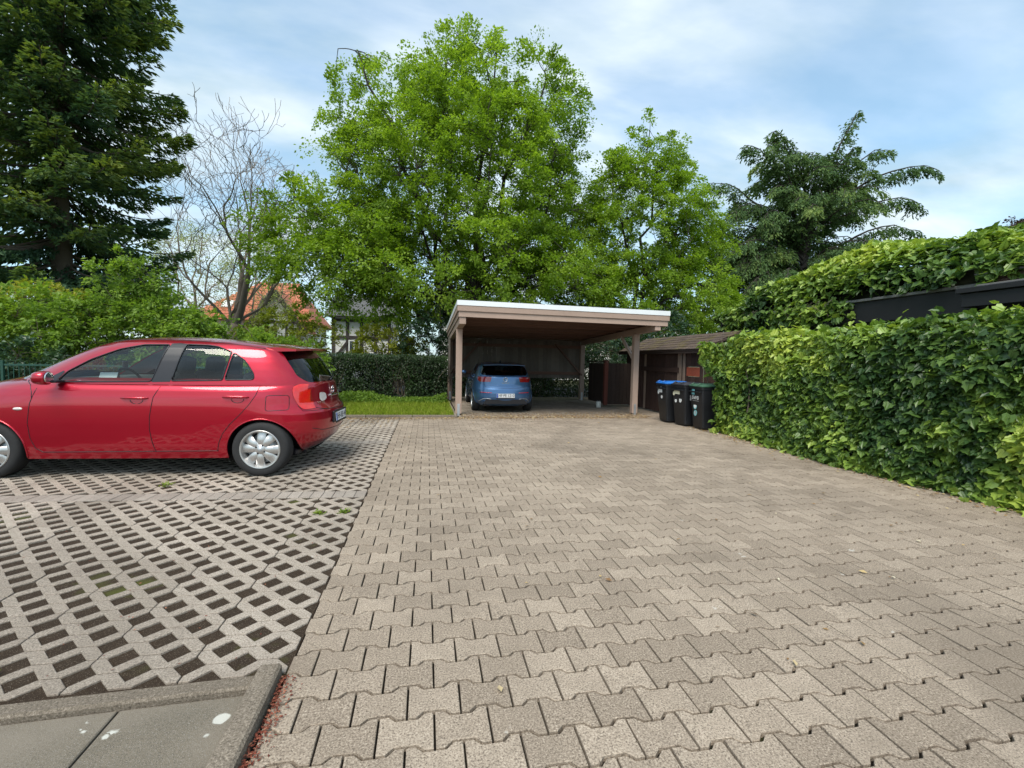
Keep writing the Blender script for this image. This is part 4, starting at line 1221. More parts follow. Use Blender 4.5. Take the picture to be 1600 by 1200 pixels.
# headlights and front, mostly beyond the picture's edge
for s_ in (1, -1):
    P = [lo.side(*p) for p in rounded([(3.02, .92), (3.26, .80), (3.30, .74), (3.16, .73), (2.98, .80)], .03)]
    A, V = zip(*P); Q = lo.at(A, V) + lo.nrm(A, V) * .006; Q[:, 1] *= s_
    MB().add(Q, [np.arange(len(Q))[None]], 0).build('headlight', M_CLEARLAMP, red)
xfz = lo.T[:, -1, 0].max()
MB().box((xfz - .03, -.42, .34), (xfz + .004, .42, .52), 0, .02).build('grille', M_TRIM, red)
# paper on the dashboard, phone holder on the windscreen
ob = thing('paper_sheet', 'white paper lying on the dashboard of the red car', 'paper', (-3.46, 4.10, 1.04), R(20))
MB().box((-.075, -.10, 0), (.075, .10, .004), 0, 0, Matrix.Rotation(R(35), 4, 'X')).build('sheet', M_PLATE, ob)
MB().box((1.90, -.10, 1.10), (1.925, -.02, 1.22), 0, .008).build('phone_holder', M_TRIM, body)

# ---------------------------------------------------------------- blue hatchback in the carport and two cars in the street
BLUE = dict(
    lower=([.20, .27, .34, .45, .56, .66, .74, .80, .90, .98, 1.03, 1.06, 1.10, 1.13],
           [-.62, -.74, -.80, -.83, -.83, -.815, -.785, -.77, -.76, -.75, -.735, -.70, -.55, -.3],
           [3.35, 3.42, 3.46, 3.48, 3.48, 3.46, 3.42, 3.34, 3.12, 2.85, 2.70, 2.60, 2.50, 2.40],
           [.80, .84, .87, .89, .895, .895, .89, .882, .862, .835, .805, .76, .62, .3]),
    upper=([.96, 1.04, 1.12, 1.20, 1.28, 1.34, 1.385, 1.415, 1.435, 1.452, 1.462],
           [-.735, -.71, -.655, -.59, -.52, -.46, -.36, -.12, .16, .52, .90],
           [2.72, 2.56, 2.40, 2.22, 2.02, 1.86, 1.70, 1.56, 1.42, 1.22, 1.00],
           [.825, .805, .775, .742, .708, .672, .622, .55, .45, .29, .01]),
    pr=8.0, pru=7.5, wheel_r=.318, wheelbase=2.62, arch_r=.355, arch_z=.315, belt=1.02, lower_top=1.05, cowl=2.25, upper_from=1.0,
    doors=[[(.98, 1.07), (1.0, .95), (1.04, .6), (1.03, .30), (2.12, .29), (2.24, .45), (2.26, .7), (2.20, 1.07)],
           [(-.02, 1.07), (.02, .95), (.20, .75), (.36, .58), (.42, .30), (1.03, .30), (1.04, .6), (1.0, .95), (.98, 1.07)]],
    glasses=[dict(name='side_window', mat=M_GLASSDK, poly=rounded([(2.15, 1.05), (1.08, 1.065), (1.03, 1.375), (1.30, 1.37), (1.62, 1.315), (1.95, 1.19)], .03)),
             dict(name='pillar_cover', mat=M_TRIM, off=.002, poly=[(1.078, 1.06), (.98, 1.06), (.96, 1.385), (1.028, 1.385)]),
             dict(name='side_window', mat=M_GLASSDK, poly=rounded([(.975, 1.065), (.02, 1.09), (-.02, 1.16), (.12, 1.27), (.40, 1.36), (.955, 1.378)], .03))],
    rear_glass=rounded([(-.02, 1.055), (.62, 1.065), (.685, 1.12), (.60, 1.33), (.575, 1.35), (-.02, 1.365)], .03),
    windscreen=[(-.02, 1.03), (.70, 1.03), (.60, 1.3), (.50, 1.38), (-.02, 1.40)],
    lamp=rounded([(-.42, 1.015), (-.90, 1.02), (-.90, .885), (-.56, .875), (-.46, .93)], .02), lamp_y=.40,
    handles=[(1.12, 1.34, .90), (.12, .34, .91)], seats=(1.42, .50), dash=2.08, mirror_z=1.26,
    track=.775, rim_r=.225, tyre_w=.215, bolts=5,
    spokes=[(k * 72, .035, .045) for k in range(5)])
BS = .88
blue = thing('parked_car', 'metallic blue hatchback parked inside the timber carport', 'car', (1.885, 10.18, 0), R(90 - 1.0))
blue.scale = (BS, BS, BS)
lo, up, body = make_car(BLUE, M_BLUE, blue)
M_DKLAMP = m_plain('dark_red_lamp', (0.26, 0.008, 0.010), .12, 0, .6, .35, 14, Coat_Weight=1.0, Coat_Roughness=.02)
for o_ in blue.children:
    if o_.name.startswith('tail_lamp'): o_.data.materials[0] = M_DKLAMP
V = []
for y in np.linspace(-1, 1, 15):
    tip = -.60 + .09 * abs(y) ** 2.5; zt = 1.372 - .018 * y * y; yy = y * .60; fx_ = -.12; ft = 1.418 - .035 * abs(y) ** 2.2
    V += [(fx_, yy, ft), ((fx_ + tip) / 2, yy, (ft + zt) / 2 + .010), (tip, yy, zt), (tip + .01, yy, zt - .02), ((fx_ + tip) / 2, yy, (ft + zt) / 2 - .03), (fx_, yy, ft - .05)]
sp = MB().add(V, [np.stack([i + j, i + j2, i + n + j2, i + n + j], -1).reshape(-1, 4), np.arange(6)[None], (np.arange(6)[::-1] + 14 * n)[None]], 0).build('roof_spoiler', M_BLUE, blue)
smooth_angle(sp, 48)
def rp(y, z): return lo.at(*[[q] for q in lo.rear(y, z)])[0]
seam(lo, [(-.60, .90), (-.56, .74), (-.40, .715), (0, .71), (.40, .715), (.56, .74), (.60, .90)], .004, M_TRIM, 'tailgate_gap', body, rear=True)
seam(lo, [(-.55, .80), (-.3, .775), (0, .77), (.3, .775), (.55, .80)], .006, M_BLUE, 'tailgate_crease', body, rear=True)
seam(lo, [(-.70, .585), (-.50, .58), (-.38, .578)], .010, M_REDLAMP, 'reflector', blue, rear=True)
seam(lo, [(.38, .578), (.50, .58), (.70, .585)], .010, M_REDLAMP, 'reflector', blue, rear=True)
plate(blue, rp(0, .50)[0] - .012, 0, .50, .52, .115, 'HF·PE 1210', R(-3))
# dark diffuser with bright trims
MB().prism([(-.62, .27), (.62, .27), (.55, .39), (-.55, .39)], 0, .05, Matrix.Translation((rp(0, .33)[0] - .015, 0, 0)) @ Matrix(((0, 0, 1, 0), (1, 0, 0, 0), (0, 1, 0, 0), (0, 0, 0, 1)))).build('diffuser', M_TRIM, blue)
for s_ in (1, -1):
    seam(lo, [(s_ * .72, .33), (s_ * .62, .40), (s_ * .50, .415), (s_ * .40, .40)], .010, M_GALV, 'exhaust_trim', blue, rear=True)
    mi = MB()
    bm = bmesh.new(); bmesh.ops.create_icosphere(bm, subdivisions=2, radius=1.0)
    MB().bm(bm, 0, Matrix.Translation((2.05, s_ * 1.0, 1.08)) @ Matrix.Diagonal((.09, .10, .065, 1))).build('door_mirror', M_BLUE, blue, True)
xb = rp(0, .93)[0]
th = np.linspace(0, 2 * np.pi, 25)
MB().tube(np.c_[np.full(25, xb - .006), .058 * np.cos(th), .945 + .058 * np.sin(th)], .007, 6).build('badge_ring', M_CHROME, blue, True)
for P in ([(-.030, .985), (0, .945), (.030, .985)], [(-.044, .965), (-.022, .905), (0, .945), (.022, .905), (.044, .965)]):
    MB().tube([(xb - .008, a, b) for a, b in P], .0055, 5).build('badge_letter', M_CHROME, blue)
lettering('GOLF', .065, M_CHROME, blue, rearward(rp(0, .85)[0] - .004, 0, .852), 1.25, 'model_lettering')
MB().tube([(.40, 0, 1.425), (.33, 0, 1.47), (.26, 0, 1.487)], [.03, .018, .004], 6).build('roof_aerial', M_TRIM, blue, True)
for (px, py, rz, paint, lab) in ((-1.7, 17.2, R(180), M_CARWHITE, 'white car in the street behind the clipped hedge'),
                                 (1.6, 17.0, R(0), M_CARDARK, 'dark car in the street beside the white car')):
    sc_ = thing('parked_car', lab, 'car', (px, py, -.056), rz, 'cars in the street behind the hedge')
    sc_.scale = (1.04, 1.04, 1.06)
    def copy_parts(src, dst, lev):
        for ch_ in list(src.children):
            if ch_.name.split('.')[0] in ('number_plate', 'model_lettering', 'badge_ring', 'badge_letter'): continue
            c_ = ch_.copy(); COL.objects.link(c_); c_.parent = dst
            if c_.type == 'MESH' and c_.material_slots and c_.material_slots[0].material == M_BLUE:
                c_.material_slots[0].link = 'OBJECT'; c_.material_slots[0].material = paint
            copy_parts(ch_, c_, lev + 1)
    copy_parts(blue, sc_, 0)
# ================================================================ plants
_H = RNG.random((64, 64, 64))
def vnoise(P, sc=1.0):
    """smooth value noise 0..1"""
    p = np.asarray(P, float) * sc + 100.0
    i = np.floor(p).astype(int); f = p - i; f = f * f * (3 - 2 * f)
    r_ = 0
    for dx in (0, 1):
        for dy in (0, 1):
            for dz in (0, 1):
                w_ = (f[:, 0] if dx else 1 - f[:, 0]) * (f[:, 1] if dy else 1 - f[:, 1]) * (f[:, 2] if dz else 1 - f[:, 2])
                r_ = r_ + w_ * _H[(i[:, 0] + dx) % 64, (i[:, 1] + dy) % 64, (i[:, 2] + dz) % 64]
    return r_
def unit(a): return a / np.maximum(np.linalg.norm(a, axis=-1, keepdims=True), 1e-9)
OVAL = (np.array([(0, 0, 0), (.30, .42, .07), (0, 1, -.06), (-.30, .42, .07)]), [np.array([0, 1, 2]), np.array([0, 2, 3])])
_iv = [(0, 0, 0), (.26, -.16, .03), (.50, .10, .09), (.38, .34, .07), (.38, .56, .09), (.19, .66, .05), (0, .96, -.10)]
IVY = (np.array(_iv + [(-x, y, z) for x, y, z in _iv[1:6]]), [np.array([0, 1, 2, 3, 4, 5, 6]), np.array([6, 11, 10, 9, 8, 7, 0])])
NEEDLE = (np.array([(0, -.05, 0), (.17, .40, .03), (0, 1, -.05), (-.17, .40, .03)]), [np.array([0, 1, 2, 3])])

def leaves(P, axis, nrm, size, tm):
    """leaf faces with base P, pointing along axis, upper side nrm"""
    d = unit(axis); s_ = unit(np.cross(d, nrm)); n_ = np.cross(s_, d)
    T, F = tm; k = len(T); m = len(P)
    V = P[:, None] + size[:, None, None] * (T[None, :, 0:1] * s_[:, None] + T[None, :, 1:2] * d[:, None] + T[None, :, 2:3] * n_[:, None])
    base = np.arange(m)[:, None] * k
    return V.reshape(-1, 3), [base + f for f in F]
def leaf_obj(name, P, axis, nrm, size, tm, rnd, mat, parent=None, kind='stuff'):
    V, F = leaves(P, axis, nrm, size, tm)
    return link(name, mesh_np(name, V, F, mat, False, [rnd] * len(F)), parent, kind)
def rand_dir(n): return unit(RNG.normal(size=(n, 3)))

M_BARK = m_wood('bark_brown', (0.13, 0.105, 0.08), .5, .95)
M_BARKGREY = m_wood('bark_grey', (0.25, 0.205, 0.16), .6, .95)
M_BARKDARK = m_wood('bark_dark', (0.055, 0.047, 0.04), .5, .95)
M_IVYLEAF = m_leaf('ivy_leaf', [(0, (0.018, 0.045, 0.018)), (.32, (0.042, 0.092, 0.028)), (.58, (0.12, 0.205, 0.038)), (.80, (0.25, 0.36, 0.060)), (1, (0.40, 0.48, 0.09))], .28, .38, .45)
M_HORN = m_leaf('hornbeam_leaf', [(0, (0.092, 0.160, 0.017)), (.5, (0.19, 0.305, 0.028)), (1, (0.32, 0.445, 0.055))], .52, .5, .3)
M_SHRUBLEAF = m_leaf('shrub_leaf', [(0, (0.06, 0.115, 0.022)), (.5, (0.15, 0.25, 0.035)), (1, (0.29, 0.41, 0.065))], .45, .5, .3)
M_DARKLEAF = m_leaf('dark_shrub_leaf', [(0, (0.020, 0.045, 0.025)), (.6, (0.05, 0.10, 0.05)), (1, (0.11, 0.18, 0.09))], .25, .4, .4)
M_YELLOWLEAF = m_leaf('yellow_leaf', [(0, (0.13, 0.17, 0.02)), (.5, (0.28, 0.31, 0.035)), (1, (0.46, 0.44, 0.06))], .5, .5, .3)
M_HEDGELEAF = m_leaf('clipped_hedge_leaf', [(0, (0.012, 0.026, 0.010)), (.6, (0.030, 0.060, 0.016)), (1, (0.075, 0.12, 0.028))], .25, .45, .35)
M_SPRUCE = m_leaf('spruce_needles', [(0, (0.030, 0.070, 0.048)), (.5, (0.066, 0.128, 0.066)), (.8, (0.15, 0.215, 0.055)), (1, (0.27, 0.32, 0.06))], .38, .6, .2)
M_CEDAR = m_leaf('cedar_needles', [(0, (0.040, 0.088, 0.040)), (.6, (0.105, 0.18, 0.065)), (1, (0.26, 0.34, 0.10))], .38, .6, .2)
M_REDLEAF = m_leaf('copper_leaf', [(0, (0.03, 0.02, 0.018)), (1, (0.09, 0.055, 0.035))], .3)
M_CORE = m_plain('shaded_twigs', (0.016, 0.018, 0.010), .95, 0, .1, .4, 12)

# ---------------------------------------------------------------- ivy hedge on the right
def ivy_mass(root, surf_pts, surf_nrm, size0, size1, mat, light, nparts, seed_sc=1.6, drop=.5):
    """leaves over a surface: overlapping, hanging, in several depths"""
    n = len(surf_pts)
    depth = np.abs(RNG.normal(0, .07, n))
    P = surf_pts - surf_nrm * depth[:, None] + RNG.normal(0, .02, (n, 3))
    down = np.tile([0, 0, -1.0], (n, 1))
    axis = unit(down * drop + surf_nrm * RNG.uniform(.1, .7, n)[:, None] + RNG.normal(0, .45, (n, 3)))
    nrm = unit(surf_nrm * .8 + np.array([0, 0, .55]) + RNG.normal(0, .38, (n, 3)))
    size = size0 * .8 + (size1 * 1.12 - size0 * .8) * RNG.beta(1.7, 2.4, n)
    hole = vnoise(P + 17, 2.6) * .6 + vnoise(P + 5, 6.5) * .4 < .30
    ok_ = ~hole | (RNG.random(n) < .18)
    P, axis, nrm, size, depth = P[ok_], axis[ok_], nrm[ok_], size[ok_], depth[ok_]; n = len(P)
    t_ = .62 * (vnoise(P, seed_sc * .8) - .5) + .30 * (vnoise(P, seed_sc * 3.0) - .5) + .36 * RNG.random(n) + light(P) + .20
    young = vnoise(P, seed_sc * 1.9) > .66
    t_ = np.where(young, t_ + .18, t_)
    rnd = np.clip(t_, 0, .999)
    vw_ = visible_weight(P) * size * (depth < .06)
    part = np.zeros(n, bool)
    if nparts: part[np.argsort(-vw_)[:nparts]] = True
    k = ~part
    leaf_obj('foliage', P[k], axis[k], nrm[k], size[k], IVY, rnd[k], mat, root)
    if nparts:
        cache = {}
        V, F = leaves(np.zeros((1, 3)), np.array([[0, 1., 0]]), np.array([[0, 0, 1.]]), np.ones(1), IVY)
        for i in np.where(part)[0]:
            b = int(rnd[i] * 15)
            if b not in cache: cache[b] = mesh_np('leaf', V, F, mat, False, [np.array([b / 15.])] * 2)
            o = link('leaf', cache[b], root)
            d = unit(axis[i]); s_ = unit(np.cross(d, nrm[i])); n_ = np.cross(s_, d)
            m = Matrix.Identity(4)
            for r_ in range(3):
                m[r_][0] = s_[r_] * size[i]; m[r_][1] = d[r_] * size[i]; m[r_][2] = n_[r_] * size[i]; m[r_][3] = P[i][r_]
            o.matrix_world = m

hd = thing('ivy_hedge', 'long ivy-covered hedge along the right side of the yard', 'hedge', (0, 0, 0))
HX, HY0, HY1, HZ = 5.46, 0.2, 6.22, 1.74
def hedge_x(y, z):
    p = np.c_[np.full_like(y, 3.0), y, z]
    return HX + .10 * np.sin(y * 1.3 + .6) * (1 - z / 2.2) + .30 * (vnoise(p, 1.1) - .5) + .12 * (vnoise(p, 3.1) - .5) + .12 * np.maximum(0, z - 1.4) ** 1.0
n = 21000
y = RNG.uniform(HY0, HY1, n); z = HZ * RNG.random(n) ** .95
Pf = np.c_[hedge_x(y, z), y, z]; Nf = np.tile([-1., 0, .12], (n, 1))
n2 = 7000
x2 = HX + .05 + RNG.uniform(0, 1.0, n2); y2 = RNG.uniform(HY0, HY1, n2)
Pt = np.c_[x2, y2, HZ + .10 + .20 * (vnoise(np.c_[x2, y2, 0 * x2], 1.3) - .5) - .10 * np.maximum(0, .25 - (x2 - HX)) / .25 - .02 * (y2 - 4) * 0]
Nt = np.tile([-.25, 0, 1.0], (n2, 1))
n3 = 3200
x3 = HX + RNG.uniform(-.12, 1.0, n3); z3 = HZ * RNG.random(n3) ** .8
Pe = np.c_[x3, HY1 + .14 * (vnoise(np.c_[x3, 0 * x3, z3], 2.0) - .4) + .55 * np.clip((z3 - 1.0) / .35, 0, 1), z3]; Ne = np.tile([-.2, 1.0, .1], (n3, 1))
n4 = 700      # runners creeping out at the foot
y4 = RNG.uniform(.8, 5.2, n4); Pg = np.c_[HX - .02 - np.abs(RNG.normal(0, .07, n4)), y4, np.abs(RNG.normal(.03, .04, n4))]; Ng = np.tile([-.5, 0, .9], (n4, 1))
# sprigs standing out of the top
n5 = 500
cx = RNG.uniform(HY0, HY1, 40)[RNG.integers(0, 40, n5)]
Ps = np.c_[HX + .10 + RNG.uniform(0, .5, n5), cx + RNG.normal(0, .06, n5), HZ + .12 + np.abs(RNG.normal(0, .07, n5))]; Ns = np.tile([-.3, 0, 1.0], (n5, 1))
# the front overhangs a little near the far end
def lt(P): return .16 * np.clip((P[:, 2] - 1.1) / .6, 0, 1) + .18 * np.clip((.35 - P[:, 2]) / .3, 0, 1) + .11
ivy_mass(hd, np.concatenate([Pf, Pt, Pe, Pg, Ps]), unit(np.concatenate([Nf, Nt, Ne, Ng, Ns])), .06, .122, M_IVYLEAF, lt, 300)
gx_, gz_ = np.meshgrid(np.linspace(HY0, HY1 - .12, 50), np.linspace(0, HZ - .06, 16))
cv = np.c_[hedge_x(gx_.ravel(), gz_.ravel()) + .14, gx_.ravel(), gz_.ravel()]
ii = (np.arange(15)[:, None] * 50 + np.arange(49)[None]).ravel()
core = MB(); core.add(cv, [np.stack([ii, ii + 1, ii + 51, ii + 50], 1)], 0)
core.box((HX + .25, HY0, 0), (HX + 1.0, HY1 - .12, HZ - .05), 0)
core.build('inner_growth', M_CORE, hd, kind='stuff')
for yy in np.arange(.6, 7.2, .55):
    st = [(HX + .16, yy, 0)]
    for k in range(6): st.append((HX + .13 + random.uniform(-.05, .05), st[-1][1] + random.uniform(-.15, .15), .3 * (k + 1)))
    MB().tube(st, np.linspace(.016, .006, 7), 6).build('stem', M_BARK, hd)

# ---------------------------------------------------------------- ivy heap on the garage roof
iv = thing('ivy_mound', 'thick heap of ivy growing over the garage roof behind the hedge', 'ivy', (0, 0, 0))
n = 15000
ys = RNG.uniform(.2, 8.7, n)
crest = np.interp(ys, [.2, 3.0, 4.3, 5.4, 6.5, 7.7, 8.4, 8.7], [3.05, 3.10, 3.30, 3.42, 3.25, 3.05, 2.75, 2.5])
u = RNG.random(n) ** .8
ang = u * 2.3
rx = 1.05
xs = 8.0 - rx * np.cos(ang * .95) ; hh = crest - 2.45
zs_ = 2.45 + hh * np.sin(np.minimum(ang, np.pi / 2 + .2)) ** .8
P = np.c_[xs, ys, zs_]
P[:, 2] += .34 * (vnoise(P * [1, 1, .2], 1.4) - .5) + .14 * (vnoise(P, 3.5) - .5); P[:, 0] += .22 * (vnoise(P + 31, 1.6) - .5)
N = unit(np.c_[-np.cos(ang * .95), np.where(ys > 8.2, .5, 0), .35 + np.sin(ang)])
n2 = 1100        # strands hanging over the roof edge
y2 = 5.0 + 3.3 * RNG.random(n2) ** .8; P2 = np.c_[6.98 + RNG.normal(0, .04, n2), y2, 2.46 - np.abs(RNG.normal(0, .20, n2)) * (vnoise(np.c_[y2, 0 * y2, 0 * y2], 1.5) > .35)]
n3 = 1300        # far end hanging down
P3 = np.c_[RNG.uniform(7.0, 8.6, n3), 8.62 + RNG.normal(0, .06, n3), RNG.uniform(1.9, 2.7, n3)]
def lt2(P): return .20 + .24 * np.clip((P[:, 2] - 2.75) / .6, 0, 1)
ivy_mass(iv, np.concatenate([P, P2, P3]), unit(np.concatenate([N, np.tile([-1., 0, .1], (n2, 1)), np.tile([-.4, .9, .2], (n3, 1))])), .085, .14, M_IVYLEAF, lt2, 0, 1.4)
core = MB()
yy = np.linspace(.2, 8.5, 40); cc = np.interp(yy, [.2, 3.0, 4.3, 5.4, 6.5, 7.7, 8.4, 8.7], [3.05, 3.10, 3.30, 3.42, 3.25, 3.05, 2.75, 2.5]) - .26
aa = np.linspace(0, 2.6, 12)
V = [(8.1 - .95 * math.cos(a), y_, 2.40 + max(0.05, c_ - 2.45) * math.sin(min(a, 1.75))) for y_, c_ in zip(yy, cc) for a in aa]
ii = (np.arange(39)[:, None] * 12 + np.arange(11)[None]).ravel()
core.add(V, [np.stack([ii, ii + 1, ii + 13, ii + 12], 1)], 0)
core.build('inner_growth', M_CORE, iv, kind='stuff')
for k in range(9):
    y0 = random.uniform(5.0, 8.0)
    MB().tube([(6.99, y0, 2.50), (6.95, y0 + .1, 2.42), (6.97, y0 + random.uniform(-.3, .3), 2.2)], [.010, .008, .004], 5).build('stem', M_BARK, iv)

# ---------------------------------------------------------------- broad-leaved trees and shrubs
def curve_pts(a, b, sag, n=7, wob=.12):
    a = np.asarray(a, float); b = np.asarray(b, float); L = np.linalg.norm(b - a)
    t_ = np.linspace(0, 1, n)[:, None]
    p = a + (b - a) * t_
    p[:, 2] += sag * L * 4 * (t_ * (1 - t_))[:, 0]
    w_ = RNG.normal(0, wob * L * .25, (n, 3)); w_[0] = 0; w_[-1] = 0
    return p + w_ * np.sin(np.pi * t_)
def in_env(n, env, shell):
    vol = np.array([e[3] * e[4] * e[5] for e in env]); k = RNG.choice(len(env), n, p=vol / vol.sum())
    E = np.array(env)[k]
    d = rand_dir(n); r_ = RNG.random(n) ** (1 / 3.0); r_ = r_ ** shell
    return E[:, :3] + d * r_[:, None] * E[:, 3:6], unit(d / E[:, 3:6])
def broad_tree(name, label, cat, base, stems, env, nb, nspray, per, leaf, mat, bark, spread=.55, droop=.35, trunk_r=.2, shell=.55, flat=.22, clump=.5, bright=0.0, group=None, gap=0.0):
    root = thing(name, label, cat, base, 0, group)
    b0 = np.array(base, float)
    wood = MB(); nodes = []; rad = []
    tr = curve_pts((0, 0, 0), stems[0][0], 0, 6, .05)
    trunk_top = np.array(stems[0][0], float)
    MB().tube(tr, np.linspace(trunk_r * 1.25, trunk_r * .8, 6), 10).build('trunk', bark, root, True)
    for st in stems[1:]:
        p = curve_pts(trunk_top if len(st) < 2 else st[1], st[0], -.04, 9, .16)
        r_ = np.linspace(trunk_r * .55, trunk_r * .10, 9)
        wood.tube(p, r_, 7); nodes += list(p[1:]); rad += list(r_[1:])
    nodes += list(tr[2:]); rad += [trunk_r] * 4
    env_l = [(e[0] - b0[0], e[1] - b0[1], e[2] - b0[2], *e[3:]) for e in env]
    def grow(targets, rmax, rmin, nseg, keep):
        nonlocal nodes, rad
        N_ = np.array(nodes); 
        newn = []
        for q in targets:
            d = np.linalg.norm(N_ - q, axis=1) + .9 * np.maximum(0, N_[:, 2] - q[2])
            k = int(np.argmin(d)); p = curve_pts(N_[k], q, .05, nseg, .18)
            wood.tube(p, np.linspace(min(rmax, rad[k] * .7), rmin, nseg), 4 if rmax < .02 else 5, cap=False)
            if keep: newn += list(p[1:])
        nodes += newn; rad += [rmax * .6] * len(newn)
    t1, _ = in_env(nb, env_l, .5); grow(t1, trunk_r * .22, .012, 6, True)
    P, O = in_env(nspray, env_l, shell)
    if gap:
        kk = vnoise(P + b0, .62) * .7 + vnoise(P + b0 + 9, 1.5) * .3 > gap
        P, O = P[kk], O[kk]
    tw = RNG.random(len(P)) < .55
    grow(P[tw], .014, .004, 4, False)
    wood.build('branches', bark, root, kind='stuff')
    # leaf sprays: flat fans that point outwards and droop at their ends
    m = len(P) * per
    sp = np.repeat(np.arange(len(P)), per)
    D_ = unit(O * [1, 1, .35] + RNG.normal(0, .35, (len(P), 3)) + np.array([0, 0, .15]))
    up = unit(np.array([0, 0, 1.0]) + .55 * O + RNG.normal(0, .25, (len(P), 3)))
    S_ = unit(np.cross(D_, up)); U_ = np.cross(S_, D_)
    L = spread * RNG.uniform(.55, 1.0, len(P)) * np.where(RNG.random(len(P)) < .16, 1.75, 1.0)
    a = RNG.uniform(-.35, 1.0, m); wdt = (1 - .65 * np.clip(a, 0, 1)) * .55
    b = RNG.normal(0, .5, m) * wdt; c = RNG.normal(0, flat, m)
    X = P[sp] + L[sp][:, None] * (D_[sp] * a[:, None] + S_[sp] * b[:, None] + U_[sp] * c[:, None])
    X[:, 2] -= droop * L[sp] * np.clip(a, 0, 1) ** 2
    ax = unit(D_[sp] * .8 + S_[sp] * np.sign(b)[:, None] * .5 + RNG.normal(0, .45, (m, 3)) - np.array([0, 0, .25]))
    nr = unit(U_[sp] + RNG.normal(0, .45, (m, 3)))
    sz = leaf * RNG.uniform(.7, 1.3, m)
    tone = RNG.normal(0, .12, len(P))
    rnd = np.clip(.30 + clump * (vnoise(X + b0, .55) - .5) + tone[sp] + .38 * RNG.random(m) + bright, 0, .999)
    leaf_obj('crown', X, ax, nr, sz, OVAL, rnd, mat, root)
    return root

H1 = (1.35, 16.6, 0)
broad_tree('hornbeam_tree', 'tall broad light-green tree spreading over the carport roof', 'tree', H1,
    [((.1, .1, 2.6),), ((-3.9, -.6, 12.2),), ((-2.3, .4, 9.5),), ((-.7, .3, 13.4),), ((1.2, .3, 13.6),), ((3.2, .2, 12.6),), ((4.4, .4, 9.6),), ((-4.9, -.8, 6.2),), ((-3.5, -1.6, 4.4),), ((4.0, -1.2, 6.2),), ((.6, -2.6, 7.6),), ((-1.8, -2.2, 6.0),), ((2.2, 2.2, 8.0),)],
    [(1.4, 16.8, 7.9, 4.9, 3.7, 3.6), (2.7, 16.9, 10.9, 3.4, 2.8, 2.7), (1.2, 16.9, 11.9, 2.4, 2.0, 2.0), (-2.75, 16.4, 10.8, 1.25, 1.2, 2.1), (-3.7, 15.8, 6.2, 2.5, 2.0, 1.2), (-2.8, 15.4, 4.3, 2.6, 2.0, 1.3), (1.2, 15.4, 4.8, 5.0, 3.0, 1.8), (-3.2, 15.2, 5.0, 2.6, 1.8, 1.6),
     (5.2, 16.8, 6.6, 2.0, 2.0, 2.2), (5.0, 16.0, 4.4, 2.4, 2.0, 1.2), (-4.7, 15.8, 6.6, 1.1, 1.2, .6), (-4.9, 15.6, 5.0, 1.2, 1.2, .8), (-1.9, 16.5, 8.3, 2.0, 1.8, 1.7), (-1.2, 17.5, 3.6, 3.2, 1.6, .9), (3.6, 17.8, 3.6, 3.2, 1.6, .9)],
    140, 3300, 100, .104, M_HORN, M_BARKDARK, .66, .42, .26, .5, .15, .55, .06, gap=.37)
H2 = (9.0, 16.9, 0)
broad_tree('hornbeam_tree', 'smaller rounded light-green tree between the tall tree and the dark conifer', 'tree', H2,
    [((.1, 0, 2.2),), ((-1.6, 0, 9.2),), ((.2, .1, 11.2),), ((1.6, .2, 9.6),), ((-2.0, -.8, 6.0),), ((2.6, -.6, 6.4),), ((.6, -1.6, 5.2),)],
    [(9.1, 16.8, 7.0, 2.8, 2.2, 2.9), (9.2, 16.9, 9.4, 1.5, 1.4, 1.8), (10.4, 16.9, 9.0, 1.0, 1.0, 1.6), (8.0, 16.8, 8.6, 1.2, 1.2, 1.5), (9.5, 16.2, 4.3, 3.2, 2.2, 1.7), (11.3, 16.5, 6.3, 1.3, 1.4, 1.4), (9.0, 16.9, 11.0, .35, .35, .9), (8.6, 17.4, 2.9, 3.0, 1.6, 1.0), (11.6, 16.2, 3.6, 1.6, 1.6, 1.3)],
    70, 1250, 100, .102, M_HORN, M_BARKDARK, .62, .5, .19, .5, .14, .5, .08, gap=.30)

